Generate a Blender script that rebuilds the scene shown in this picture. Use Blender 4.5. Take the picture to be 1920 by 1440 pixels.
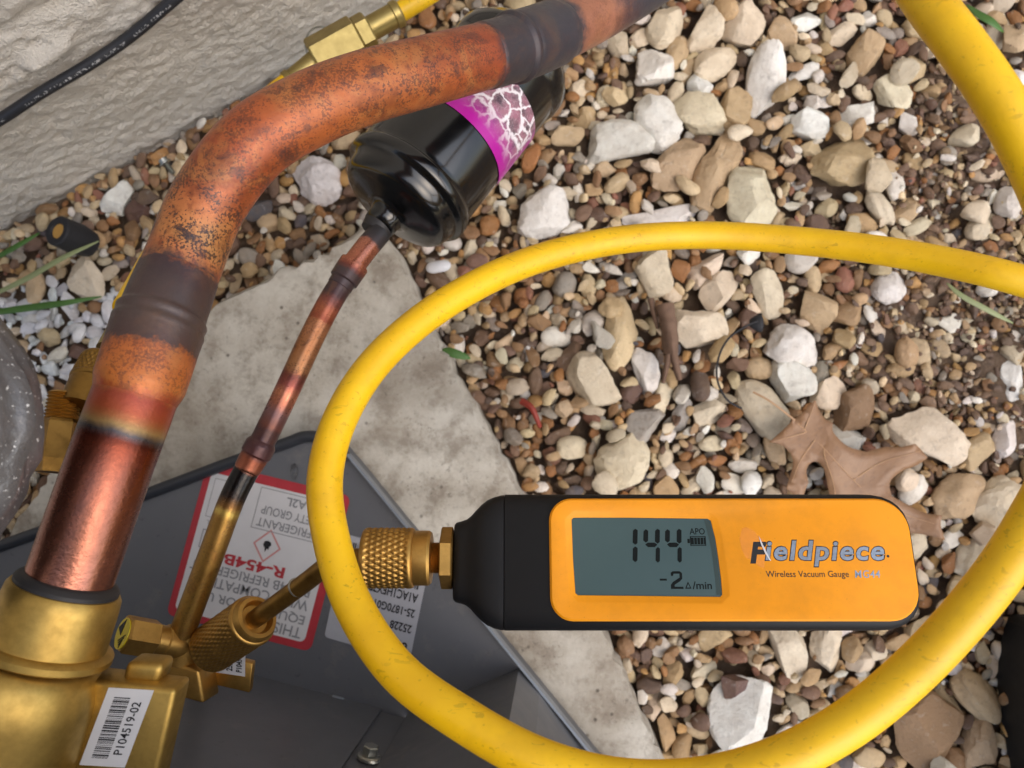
import bpy, bmesh, math, random
import numpy as np
from mathutils import Vector, Matrix

# ------------------------------------------------------------------ camera, world, sun, exposure
scene = bpy.context.scene
for o in list(bpy.data.objects): bpy.data.objects.remove(o)
COL = scene.collection
F = 1442.0                       # focal length in photo pixels (1920 wide)
H = 0.46                         # camera height over the gravel
NAD = (1050, 840)                # where straight down lies in the picture
nc = Vector(((NAD[0]-960)/F, -(NAD[1]-720)/F, -1)).normalized()
RQ = nc.rotation_difference(Vector((0, 0, -1)))
RM = RQ.to_matrix()
CX, CY, CZ = RM @ Vector((1, 0, 0)), RM @ Vector((0, 1, 0)), RM @ Vector((0, 0, 1))
CAM = Vector((0, 0, H))
cd = bpy.data.cameras.new('camera')
cam = bpy.data.objects.new('camera', cd); COL.objects.link(cam)
cam.matrix_world = Matrix.Translation(CAM) @ RM.to_4x4()
cd.sensor_width = 36; cd.lens = 36*F/1920
cd.clip_start = 0.01; cd.clip_end = 100
cd.dof.use_dof = True; cd.dof.focus_distance = 0.25; cd.dof.aperture_fstop = 19
scene.camera = cam
SUN_EL, SUN_AZ = math.radians(50), math.radians(126)   # azimuth measured from +Y towards +X
w = bpy.data.worlds.new('World'); scene.world = w; w.use_nodes = True
nt = w.node_tree; bg = nt.nodes['Background']
sky = nt.nodes.new('ShaderNodeTexSky'); sky.sky_type = 'NISHITA'; sky.sun_disc = False
sky.sun_elevation = SUN_EL; sky.sun_rotation = SUN_AZ; sky.air_density = 1.15; sky.dust_density = 3.0; sky.ozone_density = 0.3
nt.links.new(sky.outputs[0], bg.inputs[0]); bg.inputs[1].default_value = 0.15
sl = bpy.data.lights.new('sun', 'SUN'); sl.energy = 0.9; sl.angle = math.radians(75); sl.color = (1, 1, 1)
so = bpy.data.objects.new('sun', sl); COL.objects.link(so)
sd = Vector((math.sin(SUN_AZ)*math.cos(SUN_EL), math.cos(SUN_AZ)*math.cos(SUN_EL), math.sin(SUN_EL)))
so.rotation_euler = sd.to_track_quat('Z', 'Y').to_euler(); so.location = sd*5
vs = scene.view_settings
vs.view_transform = 'Standard'; vs.look = 'None'; vs.gamma = 1; vs.use_curve_mapping = False
vs.exposure = 0.56
scene.render.engine = 'CYCLES'
scene.render.resolution_x = 1024; scene.render.resolution_y = 768

# ------------------------------------------------------------------ helpers
rng = np.random.default_rng(7); random.seed(7)
def P(u, v, d):                  # photo pixel at a depth (metres along the view axis)
    return CAM + CX*((u-960)/F*d) - CY*((v-720)/F*d) - CZ*d
def PZ(u, v, z):                 # photo pixel on a horizontal plane
    r = P(u, v, 1) - CAM
    return CAM + r*((z-H)/r.z)
def proj(p):
    q = Vector(p)-CAM; d = -q.dot(CZ)
    return (960+F*q.dot(CX)/d, 720-F*q.dot(CY)/d, d)
def lin(c):
    return tuple((x/12.92 if x <= .04045 else ((x+.055)/1.055)**2.4) for x in c)
def hx(s):
    return lin(tuple(int(s[i:i+2], 16)/255 for i in (0, 2, 4)))
def setp(o, label=None, cat=None, group=None, kind=None):
    if label: o['label'] = label
    if cat: o['category'] = cat
    if group: o['group'] = group
    if kind: o['kind'] = kind
    return o
def empty(name, loc, label, cat, group=None):
    o = bpy.data.objects.new(name, None); COL.objects.link(o); o.location = loc
    o.empty_display_size = .01
    return setp(o, label, cat, group)
def mk(name, verts, faces, mat, parent=None, sharp=0.7, attrs=None, smooth=True):
    V = np.asarray(verts, dtype=float).reshape(-1, 3)
    c = (V.min(0)+V.max(0))/2; c[2] = V[:, 2].min()
    me = bpy.data.meshes.new(name)
    me.from_pydata((V-c).tolist(), [], [list(map(int, f)) for f in faces])
    for k, a in (attrs or {}).items():
        at = me.attributes.new(k, 'FLOAT', 'POINT'); at.data.foreach_set('value', np.asarray(a, dtype=np.float32))
    bm = bmesh.new(); bm.from_mesh(me); bmesh.ops.recalc_face_normals(bm, faces=bm.faces[:]); bm.to_mesh(me); bm.free()
    if smooth:
        me.shade_smooth()
        if sharp is not None: me.set_sharp_from_angle(angle=sharp)
    if mat: me.materials.append(mat)
    o = bpy.data.objects.new(name, me); COL.objects.link(o)
    if parent:
        o.parent = parent
        base = Vector((0, 0, 0)); q = parent
        while q: base += q.location; q = q.parent
        o.location = Vector(c)-base
    else: o.location = c
    return o
def spline(pts, step=.002):
    p = np.array([list(x) for x in pts], float); n = len(p)
    e = np.vstack([2*p[0]-p[1], p, 2*p[-1]-p[-2]]); out = []
    for i in range(n-1):
        p0, p1, p2, p3 = e[i:i+4]; m = max(4, int(np.linalg.norm(p2-p1)/step))
        d1 = max(np.linalg.norm(p1-p0), 1e-6)**.5; d2 = max(np.linalg.norm(p2-p1), 1e-6)**.5; d3 = max(np.linalg.norm(p3-p2), 1e-6)**.5
        t0, t1, t2, t3 = 0, d1, d1+d2, d1+d2+d3
        for t in np.linspace(t1, t2, m, endpoint=(i == n-2)):
            A1 = (t1-t)/(t1-t0)*p0+(t-t0)/(t1-t0)*p1; A2 = (t2-t)/(t2-t1)*p1+(t-t1)/(t2-t1)*p2; A3 = (t3-t)/(t3-t2)*p2+(t-t2)/(t3-t2)*p3
            B1 = (t2-t)/(t2-t0)*A1+(t-t0)/(t2-t0)*A2; B2 = (t3-t)/(t3-t1)*A2+(t-t1)/(t3-t1)*A3
            out.append((t2-t)/(t2-t1)*B1+(t-t1)/(t2-t1)*B2)
    return np.array(out)
def arclen(p):
    return np.concatenate([[0], np.cumsum(np.linalg.norm(np.diff(p, axis=0), axis=1))])
def s_at(path, u, v):            # normalised arc length of the path point that shows nearest to a pixel
    L = arclen(path); q = np.array([proj(p)[:2] for p in path])
    return float(L[np.argmin((q[:, 0]-u)**2+(q[:, 1]-v)**2)]/L[-1])
def tube(name, path, rad, mat, parent=None, n=28, s0=0, s1=1, s_abs=None, cap=True, wob=0, sharp=.7):
    path = np.asarray(path); m = len(path); L = arclen(path)
    s = s_abs if s_abs is not None else s0+(s1-s0)*L/L[-1]
    T = np.gradient(path, axis=0); T /= np.linalg.norm(T, axis=1)[:, None]
    up = np.array(CZ); N = up-T[0]*up.dot(T[0]); N /= np.linalg.norm(N)
    V = []; S = []; TH = []
    for i in range(m):
        N = N-T[i]*N.dot(T[i]); N /= np.linalg.norm(N); B = np.cross(T[i], N)
        r = rad(i/(m-1), s[i]) if callable(rad) else rad
        for k in range(n):
            a = 2*math.pi*(k/n)+math.pi
            rr = r*(1+wob*math.sin(3*a+i*.11)*math.sin(i*.05)) if wob else r
            V.append(path[i]+rr*(math.cos(a)*N+math.sin(a)*B)); S.append(s[i]); TH.append(k/n)
    Fs = [(i*n+k, i*n+(k+1) % n, (i+1)*n+(k+1) % n, (i+1)*n+k) for i in range(m-1) for k in range(n)]
    if cap: Fs += [tuple(range(n))[::-1], tuple(range((m-1)*n, m*n))]
    return mk(name, V, Fs, mat, parent, attrs={'s': S, 'th': TH}, sharp=sharp)
def frame(ax, ref=None):
    ax = Vector(ax).normalized(); ref = Vector(ref) if ref else CZ
    if abs(ax.dot(ref.normalized())) > .97: ref = CX
    x = (ref-ax*ax.dot(ref)).normalized(); return x, ax.cross(x), ax
def lathe(name, o, ax, prof, mat, parent=None, n=40, rfun=None, sharp=.6, ref=None, rot=0, cap=True, smooth=True):
    x, y, z = frame(ax, ref); o = Vector(o); V = []; Sv = []
    for t, r in prof:
        for k in range(n):
            a = 2*math.pi*k/n+rot
            rr = rfun(t, a, r) if rfun else r
            V.append(o+z*t+x*(rr*math.cos(a))+y*(rr*math.sin(a))); Sv.append(t)
    m = len(prof)
    Fs = [(i*n+k, i*n+(k+1) % n, (i+1)*n+(k+1) % n, (i+1)*n+k) for i in range(m-1) for k in range(n)]
    if cap: Fs += [tuple(range(n))[::-1], tuple(range((m-1)*n, m*n))]
    return mk(name, V, Fs, mat, parent, sharp=sharp, attrs={'s': Sv}, smooth=smooth)
def knurl(name, o, ax, length, R, mat, parent, nd=26, nrow=9, depth=.0007, cham=.0015, n=182):
    m = 64; prof = []
    for i in range(m+1):
        t = length*i/m; e = min(t, length-t)
        r = R if e > cham else R-cham*.8*(1-math.sqrt(max(0, 1-(1-e/cham)**2)))
        prof.append((t, r))
    prof = [(0, R*.6)]+prof+[(length, R*.6)]
    def rf(t, a, r):
        if r < R-.0003: return r
        e = min(t, length-t); k = min(1, max(0, (e-cham)/.0008))
        q1 = (a/(2*math.pi)*nd+t/length*nrow/2) % 1; q2 = (a/(2*math.pi)*nd-t/length*nrow/2) % 1
        g = min(abs(q1-.5), abs(q2-.5))*2; q = min(1, g*1.5)
        return r-depth*(1-q)*k
    return lathe(name, o, ax, prof, mat, parent, n=n, rfun=rf, sharp=None)
def box(name, o, ex, ey, ez, mat, parent=None, bev=.0006, seg=2, taper=1.0):
    o, ex, ey, ez = map(Vector, (o, ex, ey, ez)); bm = bmesh.new(); vs_ = []
    for k in (0, 1):
        for (a, b) in ((-.5, -.5), (.5, -.5), (.5, .5), (-.5, .5)):
            t = taper if k else 1
            vs_.append(bm.verts.new(o+ex*a*t+ey*b*t+ez*k))
    for f in ((3, 2, 1, 0), (4, 5, 6, 7), (0, 1, 5, 4), (1, 2, 6, 5), (2, 3, 7, 6), (3, 0, 4, 7)): bm.faces.new([vs_[i] for i in f])
    if bev: bmesh.ops.bevel(bm, geom=bm.edges[:], offset=bev, segments=seg, profile=.5, affect='EDGES')
    V = [v.co.copy() for v in bm.verts]; bm.verts.index_update(); Fs = [[v.index for v in f.verts] for f in bm.faces]; bm.free()
    return mk(name, V, Fs, mat, parent, sharp=.9)
def plate(name, pts, up, thick, mat, parent=None):     # flat polygon with real thickness, pts is its top outline
    up = Vector(up).normalized(); pts = [Vector(p) for p in pts]; n = len(pts)
    V = pts+[p-up*thick for p in pts]
    Fs = [tuple(range(n)), tuple(range(2*n-1, n-1, -1))]+[(i, (i+1) % n, n+(i+1) % n, n+i) for i in range(n)]
    return mk(name, V, Fs, mat, parent, sharp=.5)
def rrect(x0, x1, y0, y1, r, n=6):                     # rounded rectangle, counter-clockwise; r = one or four radii
    rs = [r]*4 if not isinstance(r, (tuple, list)) else r
    out = []
    for (cx_, cy_, a0, rr) in ((x1, y1, 0, rs[0]), (x0, y1, 90, rs[1]), (x0, y0, 180, rs[2]), (x1, y0, 270, rs[3])):
        ox = cx_-rr if cx_ == x1 else cx_+rr; oy = cy_-rr if cy_ == y1 else cy_+rr
        for i in range(n+1):
            a = math.radians(a0+90*i/n); out.append((ox+rr*math.cos(a), oy+rr*math.sin(a)))
    return out
def text(body, o, ex, ey, up, w_, h_, mat, parent, name='lettering', bold=0, shear=0, thick=.00008, space=1):
    # the words fill a w_ x h_ field whose lower left corner is o (ex, ey unit vectors)
    cu = bpy.data.curves.new('t', 'FONT'); cu.body = body; cu.size = 1; cu.offset = bold; cu.shear = shear; cu.space_character = space; cu.resolution_u = 3
    to = bpy.data.objects.new('t', cu); COL.objects.link(to)
    dg = bpy.context.evaluated_depsgraph_get(); me = bpy.data.meshes.new_from_object(to.evaluated_get(dg))
    V = np.empty(len(me.vertices)*3); me.vertices.foreach_get('co', V); V = V.reshape(-1, 3)
    Fs = [list(p.vertices) for p in me.polygons]
    bpy.data.objects.remove(to); bpy.data.curves.remove(cu); bpy.data.meshes.remove(me)
    mn, mx = V.min(0), V.max(0); q = (V-mn)/np.maximum(mx-mn, 1e-6)
    ex, ey, up = (np.array(Vector(a)) for a in (ex, ey, up)); o = np.array(Vector(o))
    W = o+q[:, :1]*w_*ex+q[:, 1:2]*h_*ey+up*thick
    return mk(name, W, Fs, mat, parent, smooth=False)

# ------------------------------------------------------------------ materials
class NT:
    def __init__(s, name):
        s.m = bpy.data.materials.new(name); s.m.use_nodes = True; s.t = s.m.node_tree; s.b = s.t.nodes['Principled BSDF']
    def n(s, typ, ins=None, **kw):
        nd = s.t.nodes.new('ShaderNode'+typ)
        for k, v in kw.items(): setattr(nd, k, v)
        for k, v in (ins or {}).items(): s.put(nd.inputs[k], v)
        return nd
    def put(s, sock, v):
        if hasattr(v, 'links') and hasattr(v, 'is_output'): s.t.links.new(v, sock)
        elif isinstance(v, tuple) and len(v) == 3 and sock.type == 'RGBA': sock.default_value = (*v, 1)
        else: sock.default_value = v
    def set(s, **kw):
        for k, v in kw.items(): s.put(s.b.inputs[k.replace('_', ' ')], v)
        return s
    def math(s, op, a, b=0, clamp=False):
        nd = s.n('Math', operation=op, use_clamp=clamp); s.put(nd.inputs[0], a); s.put(nd.inputs[1], b); return nd.outputs[0]
    def ramp(s, fac, stops, interp='LINEAR'):
        nd = s.n('ValToRGB', {0: fac}); cr = nd.color_ramp; cr.interpolation = interp
        while len(cr.elements) < len(stops): cr.elements.new(1)
        for e, (p, c) in zip(cr.elements, sorted(stops, key=lambda q: q[0])):
            e.position = p; e.color = (*c, 1) if len(c) == 3 else c
        return nd.outputs[0]
    def noise(s, scale, detail=4, rough=.55, vec=None, dist=0):
        nd = s.n('TexNoise', {'Scale': scale, 'Detail': detail, 'Roughness': rough, 'Distortion': dist})
        s.put(nd.inputs['Vector'], vec if vec is not None else s.obj()); return nd.outputs[0]
    def obj(s):
        if not hasattr(s, '_o'): s._o = s.n('TexCoord').outputs['Object']
        return s._o
    def mix(s, fac, a, b, mode='MIX'):
        nd = s.n('Mix', data_type='RGBA', blend_type=mode); s.put(nd.inputs[0], fac); s.put(nd.inputs[6], a); s.put(nd.inputs[7], b); return nd.outputs[2]
    def attr(s, name):
        return s.n('Attribute', attribute_name=name).outputs['Fac']
    def bump(s, h, strength=.3, dist=.0005):
        s.t.links.new(s.n('Bump', {'Height': h, 'Strength': strength, 'Distance': dist}).outputs[0], s.b.inputs['Normal']); return s
def step01(a, b): return [(a, (0, 0, 0)), (b, (1, 1, 1))]
def simple(name, col, rough=.5, metal=0, var=.12, scale=150, coat=0, bump=0):
    m = NT(name); nz = m.noise(scale)
    c = m.mix(nz, tuple(x*(1-var) for x in col), tuple(min(1, x*(1+var)) for x in col))
    m.set(Base_Color=c, Roughness=m.math('ADD', rough-.06, m.math('MULTIPLY', m.noise(scale*2.3), .12)), Metallic=metal)
    if coat: m.set(Coat_Weight=coat, Coat_Roughness=.08)
    if bump: m.bump(m.noise(scale*4), bump, .0003)
    return m.m
def brass(name, col, rough=.3, tarn=.35, tcol='4a3416'):
    m = NT(name); nz = m.noise(130, 6, .65); f = m.ramp(nz, step01(.42, .72)); f2 = m.noise(900, 3, .6)
    c = m.mix(m.math('MULTIPLY', f, tarn), col, hx(tcol)); c = m.mix(m.math('MULTIPLY', f2, .22), c, tuple(x*.55 for x in col))
    m.set(Base_Color=c, Metallic=.95, Roughness=m.math('ADD', rough-.05, m.math('MULTIPLY', m.noise(260, 5), .2)))
    m.bump(m.noise(2200, 3), .12, .0002); return m.m
M = {}
M['brass'] = brass('brass', hx('c49a54'), .36, .42)
M['brass_cast'] = brass('cast_brass', hx('c6a45a'), .40, .5, '5e4a20')
M['brass_pale'] = brass('pale_brass', hx('b5a268'), .38, .3, '6a5a30')
M['brass_tube'] = brass('tarnished_brass_tube', hx('9a763c'), .36, .5, '35240f')
M['black_plastic'] = simple('soft_black_plastic', hx('141518'), .5, 0, .15, 200, bump=.05)
M['black_rubber'] = simple('black_rubber', hx('2a2a2d'), .6)
M['black_paint'] = simple('glossy_black_paint', hx('08090b'), .2, 0, .2, 90, coat=.3)
M['black_paint'].node_tree.nodes['Principled BSDF'].inputs['Specular IOR Level'].default_value = .6
M['white_paper'] = simple('white_label_paper', hx('cfcfd2'), .45, 0, .10, 70)
M['grey_paper'] = simple('silver_label_paper', hx('a6a8b0'), .4, 0, .08)
M['red_print'] = simple('red_print', hx('ad2f3a'), .5, 0, .25)
M['pale_red_print'] = simple('pale_red_print', hx('c98a88'), .45)
M['ink'] = simple('black_ink', hx('26262a'), .5)
M['grey_ink'] = simple('grey_ink', hx('85878c'), .5)
M['silver'] = simple('silver_foil', hx('8b97a6'), .3, .5, .35, 900)
M['lcd'] = simple('lcd_glass', hx('44585a'), .18, 0, .10, 40); M['lcd'].node_tree.nodes['Principled BSDF'].inputs['Specular IOR Level'].default_value = .25
M['lcd_ink'] = simple('lcd_segment', hx('0c1313'), .5)
M['lcd_strip'] = simple('lcd_dark_strip', hx('3c4a4a'), .3)
M['steel'] = simple('zinc_steel', hx('a4a49c'), .35, .9)
M['solder'] = simple('black_braze_flux', hx('2b2a2c'), .5, .2)
for k_ in ('lcd_ink', 'ink', 'black_plastic', 'lcd_strip', 'black_rubber'): M[k_].node_tree.nodes['Principled BSDF'].inputs['Specular IOR Level'].default_value = .12 if 'lcd' in k_ else .28
def mat_yellow_face():
    m = NT('yellow_gauge_plastic'); d = m.ramp(m.noise(42, 7, .7), step01(.46, .72)); sp = m.ramp(m.noise(1400, 2), step01(.7, .76))
    c = m.mix(m.math('MULTIPLY', d, .34), hx('ee9a10'), hx('a8701e')); c = m.mix(m.math('MULTIPLY', sp, .3), c, hx('7a5418'))
    m.set(Base_Color=c, Roughness=.46, Specular_IOR_Level=.3).bump(m.noise(3000, 2), .06, .0002); return m.m
M['yellow_face'] = mat_yellow_face()
def mat_hose():
    m = NT('yellow_hose_rubber')
    c = m.mix(m.ramp(m.noise(45, 5, .6), step01(.4, .75)), hx('efc00e'), hx('dfac06'))
    sp = m.ramp(m.noise(700, 3, .6), step01(.645, .70))
    mp = m.n('Mapping', {'Vector': m.obj(), 'Scale': (.35, 1, 1), 'Rotation': (0, 0, .7)}).outputs[0]
    sc = m.math('MULTIPLY', m.ramp(m.noise(420, 2, .5, mp, 1.5), step01(.63, .65)), m.ramp(m.noise(38, 2), step01(.46, .54)))
    c = m.mix(m.math('MULTIPLY', sp, .35), c, hx('8a6406')); c = m.mix(m.math('MULTIPLY', sc, .3), c, hx('4a3a10'))
    c = m.mix(m.math('MULTIPLY', m.ramp(m.noise(22, 5, .7), step01(.50, .72)), .5), c, hx('b08510'))
    m.set(Base_Color=c, Roughness=m.math('ADD', .33, m.math('MULTIPLY', m.noise(200), .2))).bump(m.noise(1500, 3), .12, .0003); return m.m
M['hose'] = mat_hose()
M['hose_red'] = simple('small_red_mark', hx('b03a28'), .5)
def mat_pipe(name, stops, warp=.02, wscale=140, speck=1.0, calm=None):
    # stops: (s, colour, metallic, roughness, speckle)
    m = NT(name); s = m.attr('s')
    n1 = m.math('SUBTRACT', m.noise(wscale, 6, .62), .5); n2 = m.math('SUBTRACT', m.noise(wscale*6, 4, .6), .5)
    wp_ = m.math('ADD', m.math('MULTIPLY', n1, warp), m.math('MULTIPLY', n2, warp*.45))
    if calm: wp_ = m.math('MULTIPLY', wp_, m.ramp(s, [(calm[0], (.14, .14, .14)), (calm[1], (1, 1, 1))]))
    sw = m.math('ADD', s, wp_)
    col = m.ramp(sw, [(a, hx(c)) for a, c, *_ in stops]); prm = m.ramp(sw, [(a, (me, r, k)) for a, c, me, r, k in stops])
    sep = m.n('SeparateColor', {0: prm}); me, ro, sk = sep.outputs
    col = m.mix(m.math('MULTIPLY', m.ramp(m.noise(240, 8, .72, None, .4), step01(.46, .66)), .25), col, m.mix(1.0, col, (1.7, 1.5, 1.4), 'MULTIPLY'))
    big1 = m.math('MULTIPLY', m.ramp(m.noise(48, 6, .62, None, .6), step01(.45, .63)), sk); col = m.mix(m.math('MULTIPLY', big1, .8), col, hx('70361f'))
    big2 = m.math('MULTIPLY', m.ramp(m.noise(60, 6, .62, m.n('VectorMath', {0: m.obj(), 1: (.3, .1, .2)}, operation='ADD').outputs[0], .6), step01(.52, .66)), sk); col = m.mix(m.math('MULTIPLY', big2, .6), col, hx('b98a52'))
    # blotches of darker and redder oxide, then fine black specks
    bl = m.ramp(m.noise(170, 8, .68), step01(.5, .68)); col = m.mix(m.math('MULTIPLY', m.math('MULTIPLY', bl, sk), .95), col, hx('6a2c16'))
    b2 = m.ramp(m.noise(95, 7, .7, None, .8), step01(.52, .64)); col = m.mix(m.math('MULTIPLY', m.math('MULTIPLY', b2, sk), .55), col, hx('d08a48'))
    fine = m.noise(1350, 4, .62); big = m.ramp(m.noise(120, 5, .62), [(.34, (0, 0, 0)), (.62, (.20, .20, .20))])
    th = m.math('SUBTRACT', m.math('ADD', fine, m.math('MULTIPLY', big, speck)), .655)
    mask = m.math('MULTIPLY', m.math('MULTIPLY', th, 26, True), m.math('MULTIPLY', sk, 1.0), True)
    col = m.mix(m.math('MULTIPLY', mask, .92), col, hx('2e1e1e'))
    patch = m.math('MULTIPLY', m.ramp(m.noise(140, 8, .74, None, .5), step01(.55, .59)), sk)
    col = m.mix(m.math('MULTIPLY', patch, .85), col, hx('38272a'))
    col = m.n('HueSaturation', {'Saturation': .98, 'Value': .83, 'Color': col}).outputs[0]
    m.set(Base_Color=col, Metallic=m.math('MULTIPLY', me, m.math('SUBTRACT', 1, m.math('MULTIPLY', mask, .7))),
          Roughness=m.math('ADD', ro, m.math('MULTIPLY', m.math('SUBTRACT', m.noise(420, 5), .5), .3)))
    m.bump(m.noise(900, 5, .6), .22, .0004); return m.m
def mat_stucco():
    m = NT('rough_stucco')
    c = m.mix(m.ramp(m.noise(9, 6, .6), step01(.35, .7)), hx('dfd8cc'), hx('d0cbc2'))
    c = m.mix(m.math('MULTIPLY', m.ramp(m.noise(60, 6, .7), step01(.5, .75)), .4), c, hx('b8ab9a'))
    m.set(Base_Color=c, Roughness=.9); m.bump(m.math('ADD', m.noise(620, 5, .6), m.math('MULTIPLY', m.noise(1300, 3), .5)), .9, .0026); return m.m
M['stucco'] = mat_stucco()
def mat_concrete():
    m = NT('weathered_concrete')
    c = m.mix(m.ramp(m.noise(17, 7, .66), step01(.4, .64)), hx('c8c3b8'), hx('a39a8c'))
    c = m.mix(m.math('MULTIPLY', m.ramp(m.noise(70, 7, .7), step01(.48, .64)), .6), c, hx('7e7264'))
    c = m.mix(m.math('MULTIPLY', m.math('MULTIPLY', m.ramp(m.noise(300, 6, .7), step01(.55, .68)), m.ramp(m.noise(33, 4, .6), step01(.42, .62))), .7), c, hx('5a5046'))
    vo = m.n('TexVoronoi', {'Scale': 120., 'Vector': m.obj()}); pit = m.ramp(vo.outputs['Distance'], [(.06, (1, 1, 1)), (.16, (0, 0, 0))])
    c = m.mix(m.math('MULTIPLY', m.math('MULTIPLY', pit, m.ramp(m.noise(45, 3), step01(.5, .6))), .75), c, hx('3d362f'))
    m.set(Base_Color=c, Roughness=.85); m.bump(m.math('SUBTRACT', m.noise(350, 7, .65), m.math('MULTIPLY', pit, .3)), .5, .0015); return m.m
M['concrete'] = mat_concrete()
def mat_grey_paint():
    m = NT('grey_cabinet_paint')
    c = m.mix(m.noise(30, 5), hx('696b70'), hx('5c5f66'))
    c = m.mix(m.math('MULTIPLY', m.ramp(m.noise(210, 5, .7), step01(.62, .72)), .5), c, hx('3c3d42'))
    c = m.mix(m.math('MULTIPLY', m.ramp(m.noise(52, 6, .7), step01(.56, .72)), .35), c, hx('8c8680'))
    m.set(Base_Color=c, Roughness=m.math('ADD', .33, m.math('MULTIPLY', m.noise(60, 5), .18)), Metallic=.15); m.bump(m.noise(1200, 2), .05, .0002); return m.m
M['cabinet'] = mat_grey_paint()
M['rim_edge'] = simple('lit_pan_edge', hx('8b939e'), .35, .3)  # paler bluish metal paints in the light along the thin edge
M['rim_dark'] = simple('dark_pan_lip', hx('33363d'), .4, .1)
def mat_stone(name, src):
    m = NT(name)
    if src == 'object': base = m.n('ObjectInfo').outputs['Color']; pos = m.n('NewGeometry').outputs['Position']
    else: base = m.n('Attribute', attribute_name='Col').outputs['Color']; pos = m.n('NewGeometry').outputs['Position']
    a = m.ramp(m.noise(110, 6, .65, pos), step01(.35, .68)); c = m.mix(m.math('MULTIPLY', a, .55), base, m.mix(.5, base, hx('8a6c48')))
    d = m.ramp(m.noise(230, 7, .7, pos), step01(.54, .68)); c = m.mix(m.math('MULTIPLY', d, .42), c, m.mix(.7, base, hx('46331f')))
    e = m.ramp(m.noise(240, 4, .6, pos, .6), step01(.60, .72)); c = m.mix(m.math('MULTIPLY', e, .35), c, m.mix(.55, base, (.72, .7, .64)))
    m.set(Base_Color=c, Roughness=m.math('ADD', .48, m.math('MULTIPLY', m.noise(300, 3, .5, pos), .3))); m.bump(m.noise(480, 7, .7, pos), .6, .002); return m.m
M['stone'] = mat_stone('stone', 'object'); M['gravel'] = mat_stone('gravel_stone', 'attr')
def mat_soil():
    m = NT('brown_soil'); c = m.mix(m.noise(160, 7, .7), hx('54443a'), hx('86705a'))
    m.set(Base_Color=c, Roughness=.95); m.bump(m.noise(350, 7, .7), .9, .004); return m.m
M['soil'] = mat_soil()

# ------------------------------------------------------------------ ground, wall, pad
def vnoise(shape, cell, seed, stretch=1):     # smooth value noise on a grid
    r = np.random.default_rng(seed); h, w_ = shape; gh, gw = int(h/cell)+3, int(w_/(cell*stretch))+3
    g = r.random((gh, gw)); y = np.arange(h)/cell; x = np.arange(w_)/(cell*stretch)
    yi, xi = y.astype(int), x.astype(int); fy, fx = y-yi, x-xi; fy = fy*fy*(3-2*fy); fx = fx*fx*(3-2*fx)
    a = g[yi][:, xi]; b = g[yi][:, xi+1]; c = g[yi+1][:, xi]; d = g[yi+1][:, xi+1]
    return (a*(1-fx)+b*fx)*(1-fy)[:, None]+(c*(1-fx)+d*fx)*fy[:, None]
W0, W1 = PZ(0, 432, 0), PZ(800, 0, 0)
WA = (W1-W0); WA.z = 0; WA.normalize(); WN = Vector((WA.y, -WA.x, 0))
if WN.dot(-W0) < 0: WN = -WN
def PW(u, v, off=0):               # photo pixel on the wall face
    r = P(u, v, 1)-CAM; t = (W0+WN*off-CAM).dot(WN)/r.dot(WN); return CAM+r*t
def grid_obj(name, Pg, mat, parent=None, kind=None):
    h, w_, _ = Pg.shape; idx = np.arange(h*w_).reshape(h, w_)
    Fs = np.stack([idx[:-1, :-1], idx[:-1, 1:], idx[1:, 1:], idx[1:, :-1]], -1).reshape(-1, 4)
    return mk(name, Pg.reshape(-1, 3), Fs, mat, parent, sharp=None)
gx = np.concatenate([[-6, -2], np.arange(-.6, .601, .004), [2, 6]]); gy = np.concatenate([[-6, -2], np.arange(-.52, .521, .004), [2, 6]])
GX, GY = np.meshgrid(gx, gy); 
soil_pts = [(PZ(1790, 620, 0), .085), (PZ(1860, 200, 0), .055), (PZ(1780, 400, 0), .05), (PZ(1900, 760, 0), .05)]
GS = np.max([np.clip(1.25-np.hypot(GX-q.x, GY-q.y)/R, 0, 1) for q, R in soil_pts], 0)
GZ = -.004+.005*(vnoise(GX.shape, 8, 3)-.5)+GS*.0065+.003*GS*(vnoise(GX.shape, 3, 4)-.5)+.0025*GS*(vnoise(GX.shape, 1.4, 5)-.5)
g = grid_obj('ground', np.stack([GX, GY, GZ], -1), M['soil']); setp(g, 'brown soil under the gravel', 'ground', kind='structure')
# wall: a trowelled relief low down, a plain slab behind and above it
step = .0015; na, nh = 700, 290; ha = np.arange(nh)*step-.02; aa = (np.arange(na)-350)*step*1.1
rel = .0030*(vnoise((nh, na), 28, 11)-.5)+.0008*(vnoise((nh, na), 7, 12)-.5)+.0020*(vnoise((nh, na), 1.9, 13, 1.7)-.5)+.0014*(vnoise((nh, na), 1.2, 16, 1.5)-.5)
rid = vnoise((nh, na), 9, 14); a0 = (PW(160, 40)-W0).dot(WA); 
Wmid = (W0+W1)/2
h_l = PW(230, 30).z
line = h_l+.012*(vnoise((1, na), 30, 15)[0]-.5)
lump = np.exp(-((ha[:, None]-line[None])/.006)**2)*np.clip(rid-.35, 0, 1)*.012
crack = -np.exp(-((ha[:, None]-(line+.022)[None])/.004)**2)*.003
rel = rel+lump+crack
base = np.array(Wmid); 
Pg = base+aa[None, :, None]*np.array(WA)+(rel[:, :, None])*np.array(WN); Pg[:, :, 2] = ha[:, None]
wall = empty('house_wall', Vector((Wmid.x, Wmid.y, 0)), 'rough beige stucco house wall with trowel marks along the gravel', 'wall')
grid_obj('stucco_coat', Pg, M['stucco'], wall)
c0 = Wmid-WN*.11
box('wall_core', Vector((c0.x, c0.y, -.03)), WA*7, WN*.2, Vector((0, 0, 2.5)), M['stucco'], wall, bev=0)
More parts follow.
